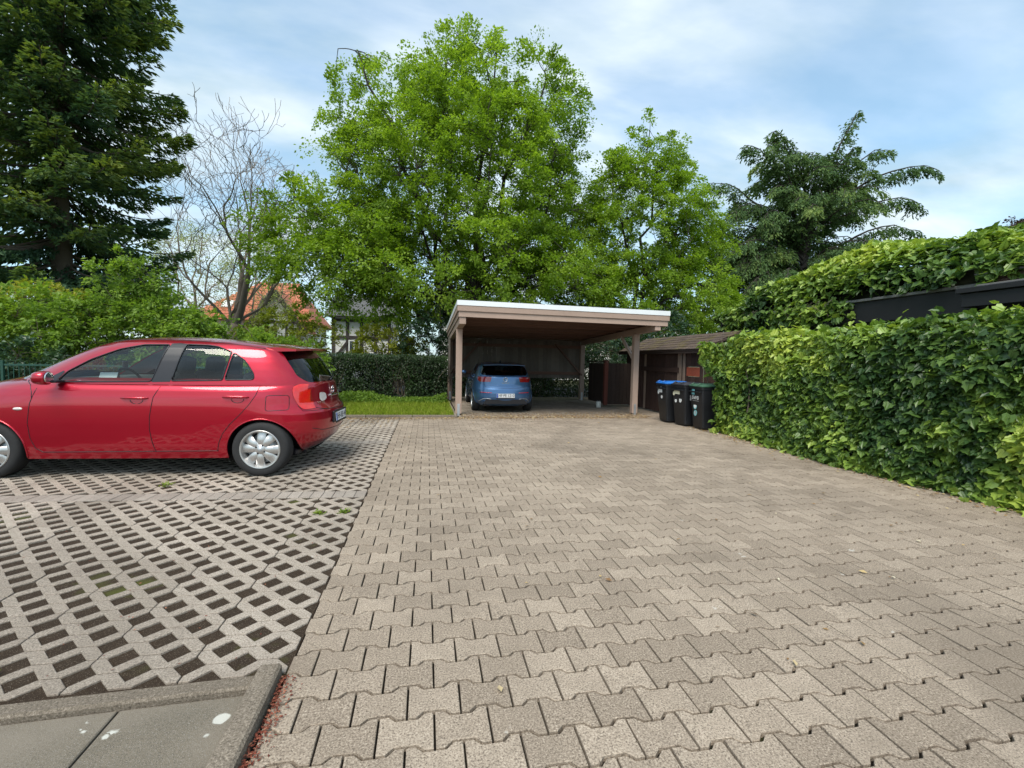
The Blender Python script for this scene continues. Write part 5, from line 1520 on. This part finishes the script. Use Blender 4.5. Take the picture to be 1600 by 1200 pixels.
# ---------------------------------------------------------------- conifers
def conifer(name, label, base, height, trunk_r, z0, profile, whorls, per, mat, bark, twig, dens, sweep, seed, lean=(0, 0), tipup=.12, bright=0.0, hang=.35, limbs=None):
    root = thing(name, label, 'tree', base)
    rg = np.random.default_rng(seed)
    tp = np.array([(lean[0] * t_, lean[1] * t_, height * t_) for t_ in np.linspace(0, 1, 12)])
    tp[1:-1, :2] += rg.normal(0, .05, (10, 2))
    MB().tube(tp, trunk_r * (1 - np.linspace(0, .96, 12)), 12).build('trunk', bark, root, True)
    wood = MB(); PP = []; AA = []; NN = []; SS = []; TT = []
    arms = []
    if limbs is None:
        for w_ in range(whorls):
            z = z0 + (height - z0) * (w_ / whorls) ** .95
            Lm = np.interp(z, profile[0], profile[1])
            for k in range(per):
                az = rg.uniform(0, 2 * np.pi); arms.append((z + rg.uniform(-.2, .2), az, Lm * rg.uniform(.72, 1.12)))
        curves = []
        for z, az, L in arms:
            t_ = np.linspace(0, 1, 8)
            r_ = L * t_; dz = -sweep * L * (t_ - .55 * t_ ** 2.4) + tipup * L * t_ ** 3
            a_ = az + rg.normal(0, .12) * t_
            cx_, cy_ = lean[0] * z / height, lean[1] * z / height
            curves.append(np.c_[cx_ + r_ * np.cos(a_), cy_ + r_ * np.sin(a_), z + dz])
    else:
        curves = limbs
    for c in curves:
        L = np.linalg.norm(c[-1] - c[0])
        m = len(c)
        wood.tube(c, np.linspace(max(.02, .012 * L + .012), .006, m), 5, cap=False)
        n_ = int(L * dens)
        s_ = rg.uniform(.06, 1.0, n_) ** .8
        f = s_ * (m - 1); i = np.minimum(f.astype(int), m - 2); q = (f - i)[:, None]
        B = c[i] * (1 - q) + c[i + 1] * q; dr = unit(c[i + 1] - c[i])
        side = unit(np.cross(dr, [0, 0, 1.0])); sg = np.sign(rg.normal(size=n_))
        wd = twig * (2.6 * np.sin(np.pi * np.clip(s_ * .92 + .05, 0, 1)) ** .7 + .25) * rg.random(n_)
        X = B + side * (sg * wd)[:, None] + dr * (wd * .5)[:, None]
        X[:, 2] -= hang * wd ** 1.3 + rg.random(n_) * hang * .35
        ax = unit(dr * .9 + side * (sg * .75)[:, None] + rg.normal(0, .25, (n_, 3)) - np.array([0, 0, hang * .8]))
        PP.append(X); AA.append(ax); NN.append(unit(np.array([0, 0, 1.0]) + rg.normal(0, .35, (n_, 3)))); SS.append(twig * rg.uniform(.7, 1.35, n_))
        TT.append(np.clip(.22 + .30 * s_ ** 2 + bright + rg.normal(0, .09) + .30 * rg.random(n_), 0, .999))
    P, A, N, S_, T_ = map(np.concatenate, (PP, AA, NN, SS, TT))
    wood.build('branches', bark, root, kind='stuff')
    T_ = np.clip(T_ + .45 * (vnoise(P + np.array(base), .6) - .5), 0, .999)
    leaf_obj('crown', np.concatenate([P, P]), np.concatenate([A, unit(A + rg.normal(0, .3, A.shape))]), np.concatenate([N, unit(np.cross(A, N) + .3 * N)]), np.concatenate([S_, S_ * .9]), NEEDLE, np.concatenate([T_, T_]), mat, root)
    return root
conifer('spruce_tree', 'huge dark spruce with pale trunk at the left edge', (-9.95, 13.2, 0), 19.5, .27, 2.6, ([2, 5, 9, 12, 15, 19.5], [2.5, 2.75, 2.7, 2.5, 1.7, .3]), 47, 8, M_SPRUCE, M_BARK, .165, 108, .55, 3, bright=.10, hang=.5)
# cedar: long arching limbs with hanging tips
CB = (18.9, 19.2, 0)
def limb(a, b, arch, n=10):
    a = np.array(a, float); b = np.array(b, float); t_ = np.linspace(0, 1, n)[:, None]
    p = a + (b - a) * t_; L = np.linalg.norm(b - a)
    p[:, 2] += arch * L * (np.sin(np.pi * t_[:, 0] * .80)) - .10 * L * t_[:, 0] ** 5
    return p + RNG.normal(0, .05, p.shape) * t_
tips = [((21.5, 14.6), .05, 8.5), ((17.1, 13.1), .14, 8.0), ((14.9, 11.7), .16, 7.5), ((13.9, 10.3), .15, 7.0), ((25.6, 11.5), .13, 8.0), ((25.5, 9.6), .16, 7.2), ((25.2, 8.2), .17, 6.2), ((23.4, 12.5), .12, 8.6),
        ((14.0, 7.3), .18, 5.6), ((16.4, 6.6), .2, 5.2), ((22.4, 7.4), .2, 5.4), ((19.8, 11.9), .15, 8.0), ((18.4, 11.9), .14, 8.0), ((15.4, 9.2), .2, 6.6), ((23.8, 10.3), .18, 7.4), ((20.8, 9.4), .2, 6.6), ((17.6, 9.2), .2, 6.6), ((14.4, 5.6), .2, 4.4), ((19.4, 7.4), .2, 5.4), ((16.0, 11.3), .16, 7.6), ((24.4, 7.0), .2, 5.0),
        ((13.2, 6.4), .2, 5.0), ((21.4, 12.6), .1, 8.5), ((22.4, 11.2), .15, 8.0)]
limbs = []
def with_sides(c_, dens_, lmin, lmax):
    limbs.append(c_)
    L_ = np.linalg.norm(c_[-1] - c_[0]); m1 = len(c_) - 1
    for q in range(int(L_ * dens_)):
        s_ = RNG.uniform(.18, .97); i_ = min(int(s_ * m1), m1 - 1); b_ = c_[i_] + (c_[i_ + 1] - c_[i_]) * (s_ * m1 - i_)
        dr_ = unit(c_[i_ + 1] - c_[i_]); sd_ = unit(np.cross(dr_, [0, 0, 1.0])) * (1 if q % 2 else -1)
        l_ = RNG.uniform(lmin, lmax) * (1.15 - .65 * s_)
        e_ = b_ + l_ * unit(dr_ * .9 + sd_ * .8 + RNG.normal(0, .15, 3)); t_ = np.linspace(0, 1, 5)[:, None]
        m_ = b_ + (e_ - b_) * t_; m_[:, 2] -= .55 * l_ * t_[:, 0] ** 2.2
        limbs.append(m_)
for (tx, tz), ar_, oz in tips:
    ox = .25 * (oz / 9.0)
    with_sides(limb((ox, 0, oz + RNG.normal(0, .3)), ((tx - CB[0]) * 1.03, RNG.uniform(-1.2, .8), tz + .25), ar_), 2.8, .4, .95)
for k in range(125):
    oz = RNG.uniform(3.0, 11.0); az = RNG.uniform(0, 2 * np.pi) if k < 95 else RNG.normal(np.pi, .6)
    if k >= 95: oz = RNG.uniform(3.0, 7.5)
    ca, sa = math.cos(az), math.sin(az)
    Lr = (np.interp(oz, [3, 6, 8.5, 11], [4.6, 4.6, 3.6, 1.8]) + .9 * max(0, ca) + 1.2 * max(0, -ca)) * RNG.uniform(.65, 1.05)
    el = np.interp(oz, [3, 6, 9, 11], [.05, .28, .55, .9]) + RNG.normal(0, .10)
    t_ = np.linspace(0, 1, 10)
    r_ = Lr * t_ * math.cos(el) ; z_l = oz + Lr * math.sin(el) * t_ + .16 * Lr * np.sin(np.pi * t_ * .8) - .26 * Lr * t_ ** 4
    with_sides(np.c_[.02 * oz + r_ * ca, r_ * sa * .85, z_l] + RNG.normal(0, .04, (10, 3)) * t_[:, None], 1.7, .4, 1.1)
conifer('cedar_tree', 'dark cedar with arching limbs and hanging tips rising behind the ivy', CB, 11.5, .42, 2, None, 0, 0, M_CEDAR, M_BARKDARK, .15, 84, .2, 9, (.9, .2), bright=.02, hang=.8, limbs=limbs)

# ---------------------------------------------------------------- bare tree
bt = thing('bare_tree', 'leafless grey tree with forked trunk in front of the red-roofed house', 'tree', (-8.55, 20.0, 0))
bt.scale = (.95, .95, .80)
big = MB(); small = MB()
rg = np.random.default_rng(21)
def branch(p, d, L, r_, lev):
    n = 6; pts = [np.array(p)]; d = np.array(d, float)
    for k in range(n):
        d = unit(d + rg.normal(0, .045 + .028 * lev, 3) + np.array([0, 0, .05 if lev < 5 else .03])); pts.append(pts[-1] + d * L / n)
    r1 = max(.0085, r_ * .66)
    (big if lev < 2 else small).tube(pts, np.linspace(r_, r1, n + 1), 9 if lev < 2 else (5 if lev < 4 else 3), cap=False)
    if lev >= 7 or L < .16: return
    nk = 3 if lev in (2, 3, 4) else 2
    for k in range(nk):
        at = pts[-1] if k < 2 else pts[rg.integers(2, 5)]
        s_ = unit(np.cross(d, rg.normal(size=3))); an = rg.uniform(.16, .50) if k < 2 else rg.uniform(.4, .8)
        branch(at, unit(d * math.cos(an) + s_ * math.sin(an)), L * rg.uniform(.66, .84), max(.009, r1 * rg.uniform(.62, .84)), lev + 1)
MB().tube([(0, 0, -.1), (.1, 0, 1.2), (.2, 0, 2.6), (.42, 0, 3.3)], [.32, .28, .24, .22], 12).build('trunk', M_BARKGREY, bt, True)
branch((.28, .02, 3.0), (.04, .0, 1), 3.0, .17, 1); branch((.42, -.02, 3.2), (.34, -.1, 1), 3.0, .17, 1)
branch((.25, 0, 2.4), (-.30, .1, 1), 2.8, .085, 2); branch((.5, 0, 3.4), (.80, -.2, .6), 2.7, .085, 2); branch((.3, 0, 3.0), (-.18, -.4, 1), 2.8, .08, 2)
branch((.5, 0, 3.1), (.9, .3, .35), 2.3, .06, 3); branch((.2, 0, 2.8), (-.6, .2, .8), 2.5, .06, 3); branch((.4, 0, 3.6), (.2, .4, 1), 2.8, .08, 2)
big.build('stems', M_BARKGREY, bt, True, kind='stuff'); small.build('twigs', M_BARKGREY, bt, False, kind='stuff')

# ---------------------------------------------------------------- shrubs behind the green fence
def shrub(label, env, nspray, per, leaf, mat, spread=.28, group='shrubs behind the green fence', **kw):
    bx = float(np.mean([e[0] for e in env])); by = float(np.mean([e[1] for e in env]))
    zt = max(e[2] for e in env)
    return broad_tree('shrub', label, 'shrub', (bx, by, 0), [((0, 0, .25),)] + [((RNG.normal(0, .45), RNG.normal(0, .25), zt * RNG.uniform(.7, 1.0)),) for _ in range(6)], env, 30, nspray, per, leaf, mat, M_BARK, spread, .4, .05, .6, .2, **kw, group=group)
shrub('tall green shrub with two pointed tops behind the red car', [(-6.3, 9.7, 1.75, 1.35, .8, 1.0), (-6.65, 9.7, 2.75, .42, .4, .75), (-6.2, 9.8, 2.75, .38, .4, .62), (-5.5, 9.6, 1.7, .9, .7, .75), (-7.1, 9.3, 1.75, .75, .7, .6), (-5.2, 9.4, 1.55, .8, .6, .55)], 620, 42, .085, M_SHRUBLEAF, bright=.08)
shrub('yellowish green shrub at the left edge below the spruce', [(-8.6, 9.8, 1.75, .9, .8, .75), (-8.2, 9.6, 2.3, .6, .5, .35), (-9.4, 9.8, 1.6, 1.0, .8, .9)], 260, 42, .085, M_SHRUBLEAF, bright=.18)
shrub('small bright yellow bush under the spruce trunk', [(-8.6, 10.6, 2.45, .75, .5, .35), (-7.9, 10.7, 2.35, .5, .4, .3)], 90, 36, .09, M_YELLOWLEAF)
shrub('low rounded green shrub above the red car roof', [(-4.3, 9.8, 1.25, 1.15, .7, .75), (-3.6, 9.9, 1.15, .8, .6, .62), (-3.1, 10.3, 1.1, .7, .5, .55)], 330, 42, .082, M_SHRUBLEAF, bright=.02)
shrub('bluish dark shrub growing through the green fence', [(-7.3, 8.2, .75, .75, .5, .75), (-8.0, 8.3, .8, .7, .5, .8), (-6.2, 8.6, .55, .7, .4, .55)], 260, 40, .075, M_DARKLEAF)
shrub('shaded undergrowth between fence and shrubs', [(-5.4, 10.5, .8, 2.2, .5, .85), (-8.5, 11.0, .9, 2.0, .5, .9)], 300, 36, .085, M_DARKLEAF)
shrub('olive-yellow bush in front of the distant red-roofed house', [(-4.6, 14.2, 2.0, 1.1, .8, .95), (-3.6, 14.2, 1.9, .8, .7, .7), (-5.4, 14.4, 1.6, .8, .7, .7)], 240, 40, .085, M_YELLOWLEAF, group='bushes behind the clipped hedge', bright=-.25)
shrub('fresh yellow-green bush standing above the clipped hedge', [(-1.5, 15.0, 1.75, 1.1, .6, .75), (-.6, 15.2, 1.6, .6, .5, .5)], 180, 40, .085, M_YELLOWLEAF, group='bushes behind the clipped hedge')
shrub('dark bush filling the gap left of the carport behind the hedge', [(-.2, 14.9, 1.9, .9, .6, .9), (.3, 15.2, 2.6, .7, .6, .7)], 150, 40, .085, M_DARKLEAF, group='bushes behind the clipped hedge')
shrub('dark green bush between the carport and the shed roof', [(6.3, 13.4, 1.6, .9, .8, 1.3), (7.8, 13.0, 1.9, 1.2, .9, 1.3)], 260, 40, .085, M_DARKLEAF, group='bushes behind the clipped hedge')
broad_tree('copper_tree', 'dark reddish tree at the far right edge above the ivy', 'tree', (24.6, 14.2, 0), [((0, 0, 3),), ((.6, 0, 7.0),), ((-.8, 0, 6.6),)],
    [(24.8, 14.2, 6.3, 1.3, 1.0, 1.1), (25.6, 14.2, 6.9, 1.0, .8, 1.2)], 40, 220, 60, .10, M_REDLEAF, M_BARKDARK, .4)
M_PALELEAF = m_leaf('pale_spring_leaf', [(0, (0.20, 0.24, 0.10)), (1, (0.40, 0.44, 0.20))], .5)
for bx, by, lab in ((-15.6, 33.0, 'pale spring-green tree behind the bare tree, left one'), (-11.8, 34.0, 'pale spring-green tree behind the bare tree, right one')):
    broad_tree('birch_tree', lab, 'tree', (bx, by, 0), [((0, 0, 3),), ((.6, 0, 9.4),), ((-1.4, 0, 8.4),), ((1.8, .3, 7.6),), ((-.3, .5, 9.6),)],
        [(bx, by, 6.8, 2.6, 2.0, 3.0), (bx - .8, by, 8.4, 1.5, 1.3, 1.6)], 90, 330, 26, .10, M_PALELEAF, M_BARKGREY, .8, .5, .16, .6, .4, group='pale trees behind the bare tree')

# ---------------------------------------------------------------- clipped hedge behind the lawn
ch = thing('clipped_hedge', 'dark clipped hedge behind the lawn strip', 'hedge', (0, 0, 0))
n = 62000
x = RNG.uniform(-7.0, .55, n); yb = RNG.uniform(0, .7, n); z = RNG.random(n) * 1.42
P = np.c_[x, 12.0 + yb, z]
keep = vnoise(P * [1, .6, 1], 2.4) + .28 * vnoise(P, 7.0) > (.33 + .12 * (z < .75) * (RNG.random(n) < .9) - .06 * (z > 1.1))
P = P[keep]; n = len(P)
P[:, 2] += .05 * (vnoise(P, 1.5) - .5)
leaf_obj('foliage', P, unit(np.array([0, -.6, -.3]) + RNG.normal(0, .6, (n, 3))), unit(np.array([0, -.7, .7]) + RNG.normal(0, .5, (n, 3))), RNG.uniform(.045, .08, n), OVAL, np.clip(.25 * RNG.random(n) + .5 * vnoise(P, 1.4) + .12 * (P[:, 2] > 1.3), 0, .999), M_HEDGELEAF, ch)
wood = MB()
for k in range(46):
    x0 = random.uniform(-5, .5); p0 = np.array((x0, 12.3 + random.uniform(-.15, .15), 0))
    for q in range(4):
        p1 = p0 + np.array((random.uniform(-.55, .55), random.uniform(-.3, .3), random.uniform(.8, 1.35)))
        wood.tube(curve_pts(p0 + [0, 0, random.uniform(0, .3)], p1, .05, 6, .25), np.linspace(.012, .004, 6), 4, cap=False)
wood.build('stems', M_BARK, ch, kind='stuff')
gc = thing('ground_cover', 'low leafy plants along the foot of the clipped hedge', 'plants', (0, 0, 0))
n = 9000
x = RNG.uniform(-4.5, .5, n); hgt = .10 + .34 * vnoise(np.c_[x, 0 * x, 0 * x], 1.1)
y = RNG.uniform(11.25, 12.0, n); z = .03 + hgt * RNG.random(n) ** .6 * np.clip((y - 11.1) / .4, .35, 1)
P = np.c_[x, y, z]
leaf_obj('foliage', P, unit(np.array([0, -.5, .1]) + RNG.normal(0, .6, (n, 3))), unit(np.array([0, -.4, .9]) + RNG.normal(0, .4, (n, 3))), RNG.uniform(.05, .09, n), OVAL, np.clip(.2 + .4 * RNG.random(n) + .4 * (vnoise(P, 1.7) - .5), 0, .999), M_SHRUBLEAF, gc)

bhd = thing('boundary_hedge', 'dark loose hedge seen under the back wall of the carport', 'hedge', (0, 0, 0))
n = 34000
x = RNG.uniform(.3, 9.5, n); z = RNG.random(n) * 2.1
P = np.c_[x, 14.5 + RNG.uniform(0, .8, n), z]
keep = vnoise(P * [1, .6, 1], 2.2) + .25 * vnoise(P, 7.0) > .36
P = P[keep]; n = len(P)
leaf_obj('foliage', P, unit(np.array([0, -.6, -.3]) + RNG.normal(0, .6, (n, 3))), unit(np.array([0, -.7, .7]) + RNG.normal(0, .5, (n, 3))), RNG.uniform(.055, .10, n), OVAL, np.clip(.3 * RNG.random(n) + .5 * vnoise(P, 1.4), 0, .999), M_HEDGELEAF, bhd)
wood = MB()
for k in range(50):
    p0 = np.array((random.uniform(.5, 9.3), 14.9, 0))
    p1 = p0 + np.array((random.uniform(-.6, .6), random.uniform(-.3, .3), random.uniform(1.2, 2.0)))
    wood.tube(curve_pts(p0, p1, .05, 6, .2), np.linspace(.016, .004, 6), 4, cap=False)
wood.build('stems', M_BARK, bhd, kind='stuff')
# ================================================================ wheelie bins
M_BIN = m_plain('bin_black', (0.012, 0.013, 0.016), .5, 0, .45, .25, 6, .15)
M_LIDBLUE = m_plain('lid_blue', (0.012, 0.13, 0.46), .45, 0, .5, .15, 8)
M_LIDBLACK = m_plain('lid_black', (0.028, 0.028, 0.036), .5, 0, .5, .15, 8)
M_LIDGREEN = m_plain('lid_green', (0.045, 0.115, 0.07), .5, 0, .5, .2, 8)
M_WHITE = m_plain('sticker_white', (0.78, 0.79, 0.78), .5, 0, .4, .06, 40)
M_CREAM = m_plain('sticker_cream', (0.72, 0.68, 0.50), .5, 0, .4, .06, 40)
M_TEAL = m_plain('sticker_teal', (0.20, 0.50, 0.53), .5, 0, .4, .1, 40)
M_RUBBER = m_plain('rubber', (0.012, 0.012, 0.012), .8, 0, .3, .2, 30)

# local frame: front face looks to -x, y along the row; letters read from the front
def front(y, z, x): return Matrix(((0, 0, -1, x), (-1, 0, 0, y), (0, 1, 0, z), (0, 0, 0, 1)))

def wheelie_bin(loc, rot, lid_mat, label, stickers, overhang=0.0):
    b = thing('wheelie_bin', label, 'bin', loc, rot, 'wheelie bins beside the ivy hedge')
    H = .86
    def ring(z, f, x0, x1, yw): return [(x0, -yw, z), (x1, -yw, z), (x1, yw, z), (x0, yw, z)]
    # body: tapered, rounded corners
    prof = [(0.02, .175, .165, .018), (.045, .20, .19, .03), (.44, .235, .212, .035), (.45, .239, .216, .035), (H - .05, .265, .232, .035), (H - .045, .278, .244, .035), (H, .280, .246, .035)]
    V = []; n = 0
    for z, hx, hy, r in prof:
        for cx, cy, a0 in ((hx - r, hy - r, 0), (-hx + r, hy - r, 90), (-hx + r, -hy + r, 180), (hx - r, -hy + r, 270)):
            for k in range(5):
                a = R(a0 + k * 22.5); V.append((cx + r * math.cos(a), cy + r * math.sin(a), z))
    m = len(prof); n = 20
    i = np.arange(m - 1)[:, None] * n; j = np.arange(n)[None]; j2 = (j + 1) % n
    q = np.stack([i + j, i + j2, i + n + j2, i + n + j], -1).reshape(-1, 4)
    body = smooth_angle(MB().add(V, [q, np.arange(n)[None, ::-1]], 0).build('body', M_BIN, b), 40)
    # raised ribs on the front and the comb rim
    MB().box((-.295, -.20, H - .115), (-.268, .20, H - .085), 0, .004).build('grip_bar', M_BIN, body)
    # lid: shallow dome with front lip and hinge at the back
    V = []
    lp = [(H + .004, .292, .258, .05), (H + .022, .295, .260, .05), (H + .030, .285, .250, .05), (H + .052, .22, .20, .05), (H + .058, .10, .10, .04)]
    for z, hx, hy, r in lp:
        for cx, cy, a0 in ((hx - r, hy - r, 0), (-hx + r, hy - r, 90), (-hx + r, -hy + r, 180), (hx - r, -hy + r, 270)):
            for k in range(5):
                a = R(a0 + k * 22.5); x = cx + r * math.cos(a); V.append((x, cy + r * math.sin(a), z + .03 * (x + .29)))
    m = len(lp)
    i = np.arange(m - 1)[:, None] * n
    q = np.stack([i + j, i + j2, i + n + j2, i + n + j], -1).reshape(-1, 4)
    lid = smooth_angle(MB().add(V, [q, (np.arange(n) + (m - 1) * n)[None], np.arange(n)[None, ::-1]], 0).build('lid', lid_mat, b), 50)
    for s_ in (-.12, .12):
        MB().tube([(-.20, s_, H + .05), (-.25, s_, H + .07), (-.30, s_, H + .045)], .010, 6).build('lid_handle', lid_mat, lid)
    MB().tube([(.31, -.22, H + .01), (.31, .22, H + .01)], .014, 8).build('handle', M_BIN, b)
    for s_ in (-.20, .20):
        MB().box((.26, s_ - .015, H - .06), (.32, s_ + .015, H + .015), 0, .004).build('handle_bracket', M_BIN, b)
    for s_ in (-1, 1):
        wm = Matrix.Translation((.20, s_ * .225, .10)) @ Matrix.Rotation(math.pi / 2, 4, 'X')
        wl = MB().lathe([(.0, -.022), (.05, -.022), (.095, -.024), (.10, -.012), (.10, .012), (.095, .024), (.05, .022), (0, .022)], 18, wm).build('wheel', M_RUBBER, b, True)
        MB().lathe([(0, -.026), (.03, -.025), (.04, -.022)], 12, wm).build('hub', M_LIDBLACK, wl)
    def fx(z): return -(.235 + (.265 - .235) * (z - .45) / .37) - .004
    for kind, y, z, s1, s2, mt in stickers:
        if kind == 'rect': MB().box((fx(z) - .001, y - s1 / 2, z - s2 / 2), (fx(z) + .003, y + s1 / 2, z + s2 / 2), 0).build('sticker', mt, body)
        elif kind == 'disc': MB().lathe([(0, .001), (s1, .001), (s1, -.003)], 20, Matrix.Translation((fx(z), y, z)) @ Matrix.Rotation(-math.pi / 2, 4, 'Y') @ Matrix.Diagonal((s2, 1, 1, 1))).build('sticker', mt, body)
        else: lettering(kind, s1, mt, body, front(y, z, fx(z) - .001), s2)
    return b
wheelie_bin((5.40, 7.82, 0), R(-3), M_LIDBLUE, 'black wheelie bin with a blue lid, farthest of the three bins',
            [('rect', .06, .70, .18, .07, M_WHITE), ('disc', .15, .67, .035, 1.3, M_WHITE), ('disc', .0, .57, .038, 1.1, M_WHITE), ('1', .0, .57, .05, 1, M_BIN), ('A', .01, .80, .10, 1.0, M_GALV)])
wheelie_bin((5.47, 7.27, 0), R(4), M_LIDBLACK, 'wheelie bin with a black lid, between the two other bins',
            [('rect', .05, .71, .19, .075, M_CREAM), ('disc', .16, .68, .035, 1.3, M_CREAM), ('disc', .10, .53, .036, 1.2, M_WHITE), ('disc', -.06, .55, .042, 1.2, M_WHITE), ('D', -.06, .55, .06, 1, M_BIN), ('1', .10, .53, .05, 1, M_BIN), ('A', .0, .81, .09, 1.0, M_LIDBLACK)])
wheelie_bin((5.55, 6.72, 0), R(-2), M_LIDGREEN, 'black wheelie bin with a dull green lid next to the ivy hedge',
            [('rect', .10, .76, .10, .12, M_TEAL), ('SWB', .03, .635, .105, 1.15, M_WHITE), ('rect', .02, .575, .22, .010, M_GALV), ('disc', .05, .47, .060, 1.1, M_TEAL), ('disc', .05, .475, .045, 1.1, M_WHITE), ('disc', .05, .33, .056, 1.1, M_TEAL), ('disc', .05, .33, .040, 1.1, M_WHITE), ('rect', .208, .62, .05, .11, M_GALV)])

# ---- litter: fallen leaves and bud scales
M_LITTER = m_leaf('fallen_leaf', [(0, (0.16, 0.09, 0.045)), (0.5, (0.30, 0.19, 0.085)), (0.8, (0.45, 0.33, 0.16)), (1, (0.55, 0.50, 0.38))], .1, .8, .2)
M_BUDS = m_leaf('bud_scale', [(0, (0.10, 0.028, 0.018)), (0.6, (0.20, 0.055, 0.035)), (1, (0.34, 0.16, 0.10))], .1, .8, .2)
def flakes(name, pts, smin, smax, mat, label, cat, z=.004):
    n = len(pts); a = RNG.uniform(0, 6.28, n); s_ = RNG.uniform(smin, smax, n)
    d = np.c_[np.cos(a), np.sin(a), RNG.uniform(-.25, .25, n)] * s_[:, None]; e = np.c_[-np.sin(a), np.cos(a), RNG.uniform(-.25, .25, n)] * s_[:, None] * .5
    b = np.c_[pts, z + RNG.uniform(0, .006, n)] + np.c_[np.zeros((n, 2)), s_ * .2]
    V = np.stack([b - d, b + e, b + d, b - e + np.c_[np.zeros((n, 2)), s_ * .25]], 1).reshape(-1, 3)
    i = np.arange(n)[:, None] * 4
    o = link(name, mesh_np(name, V, [i + np.array([0, 1, 2]), i + np.array([0, 2, 3])], mat, False, [RNG.random(n)] * 2))
    o['kind'] = 'stuff'; return tag(o, label, cat)
pts = [np.c_[RNG.uniform(-2.5, 5.2, 2600), 8.66 - np.abs(RNG.normal(0, .16, 2600))],
       np.c_[RNG.uniform(.75, 5.4, 2600), 8.62 + np.abs(RNG.normal(0, .5, 2600))],
       np.c_[5.50 - np.abs(RNG.normal(0, .18, 900)), RNG.uniform(1.2, 7.0, 900)],
       np.c_[RNG.uniform(-5, -.7, 700), RNG.uniform(7.2, 8.7, 700)],
       np.c_[RNG.uniform(-.6, 5.4, 150), RNG.uniform(0, 8.6, 150)]]
flakes('leaf_litter', np.concatenate(pts), .010, .026, M_LITTER, 'dry fallen leaves scattered over the paving edges', 'leaves')
pts = [np.c_[-0.618 + np.abs(RNG.normal(0, .030, 700)) * (.35 + vnoise(np.c_[np.linspace(0, 5, 700), np.zeros((700, 2))], 2.0)), RNG.permutation(np.linspace(-.35, .36, 700))], np.c_[RNG.uniform(-4.5, -.7, 260), RNG.uniform(.5, 2.8, 260)]]
q = np.concatenate(pts); q[:700, 0] += .010 * np.sin(q[:700, 1] * 9)
flakes('bud_scales', q, .003, .008, M_BUDS, 'reddish brown bud scales lying along the kerb', 'debris')
# weeds in the lattice cells
M_WEED = m_leaf('weed', [(0, (0.10, 0.16, 0.02)), (1, (0.26, 0.34, 0.05))], .4)
for (x, y) in ((-2.60, 3.34), (-1.78, .50), (-.72, 2.42), (-.93, 2.40)):
    wt = thing('weed', {-2.60: 'small bright green weed beside the dividing strip', -1.78: 'small weed in a lattice cell near the kerb',
                        -.72: 'tuft of moss green weed at the edge of the block paving', -.93: 'low weed one cell in from the block paving edge'}[x], 'weed', (x, shear(x, y), -.02), 0, 'weeds in the lattice stones')
    n = 40; a = RNG.uniform(0, 6.28, n); l = RNG.uniform(.02, .055, n)
    b = np.c_[RNG.normal(0, .018, (n, 2)), RNG.uniform(.005, .03, n)]
    d = np.c_[np.cos(a), np.sin(a), RNG.uniform(.1, .8, n)] * l[:, None]; e = np.c_[-np.sin(a), np.cos(a), np.zeros(n)] * .008
    V = np.stack([b, b + d * .5 + e, b + d, b + d * .5 - e], 1).reshape(-1, 3)
    link('leaves', mesh_np('leaves', V, [np.arange(n)[:, None] * 4 + np.array([0, 1, 2, 3])], M_WEED, False, [RNG.random(n)]), wt, 'stuff')
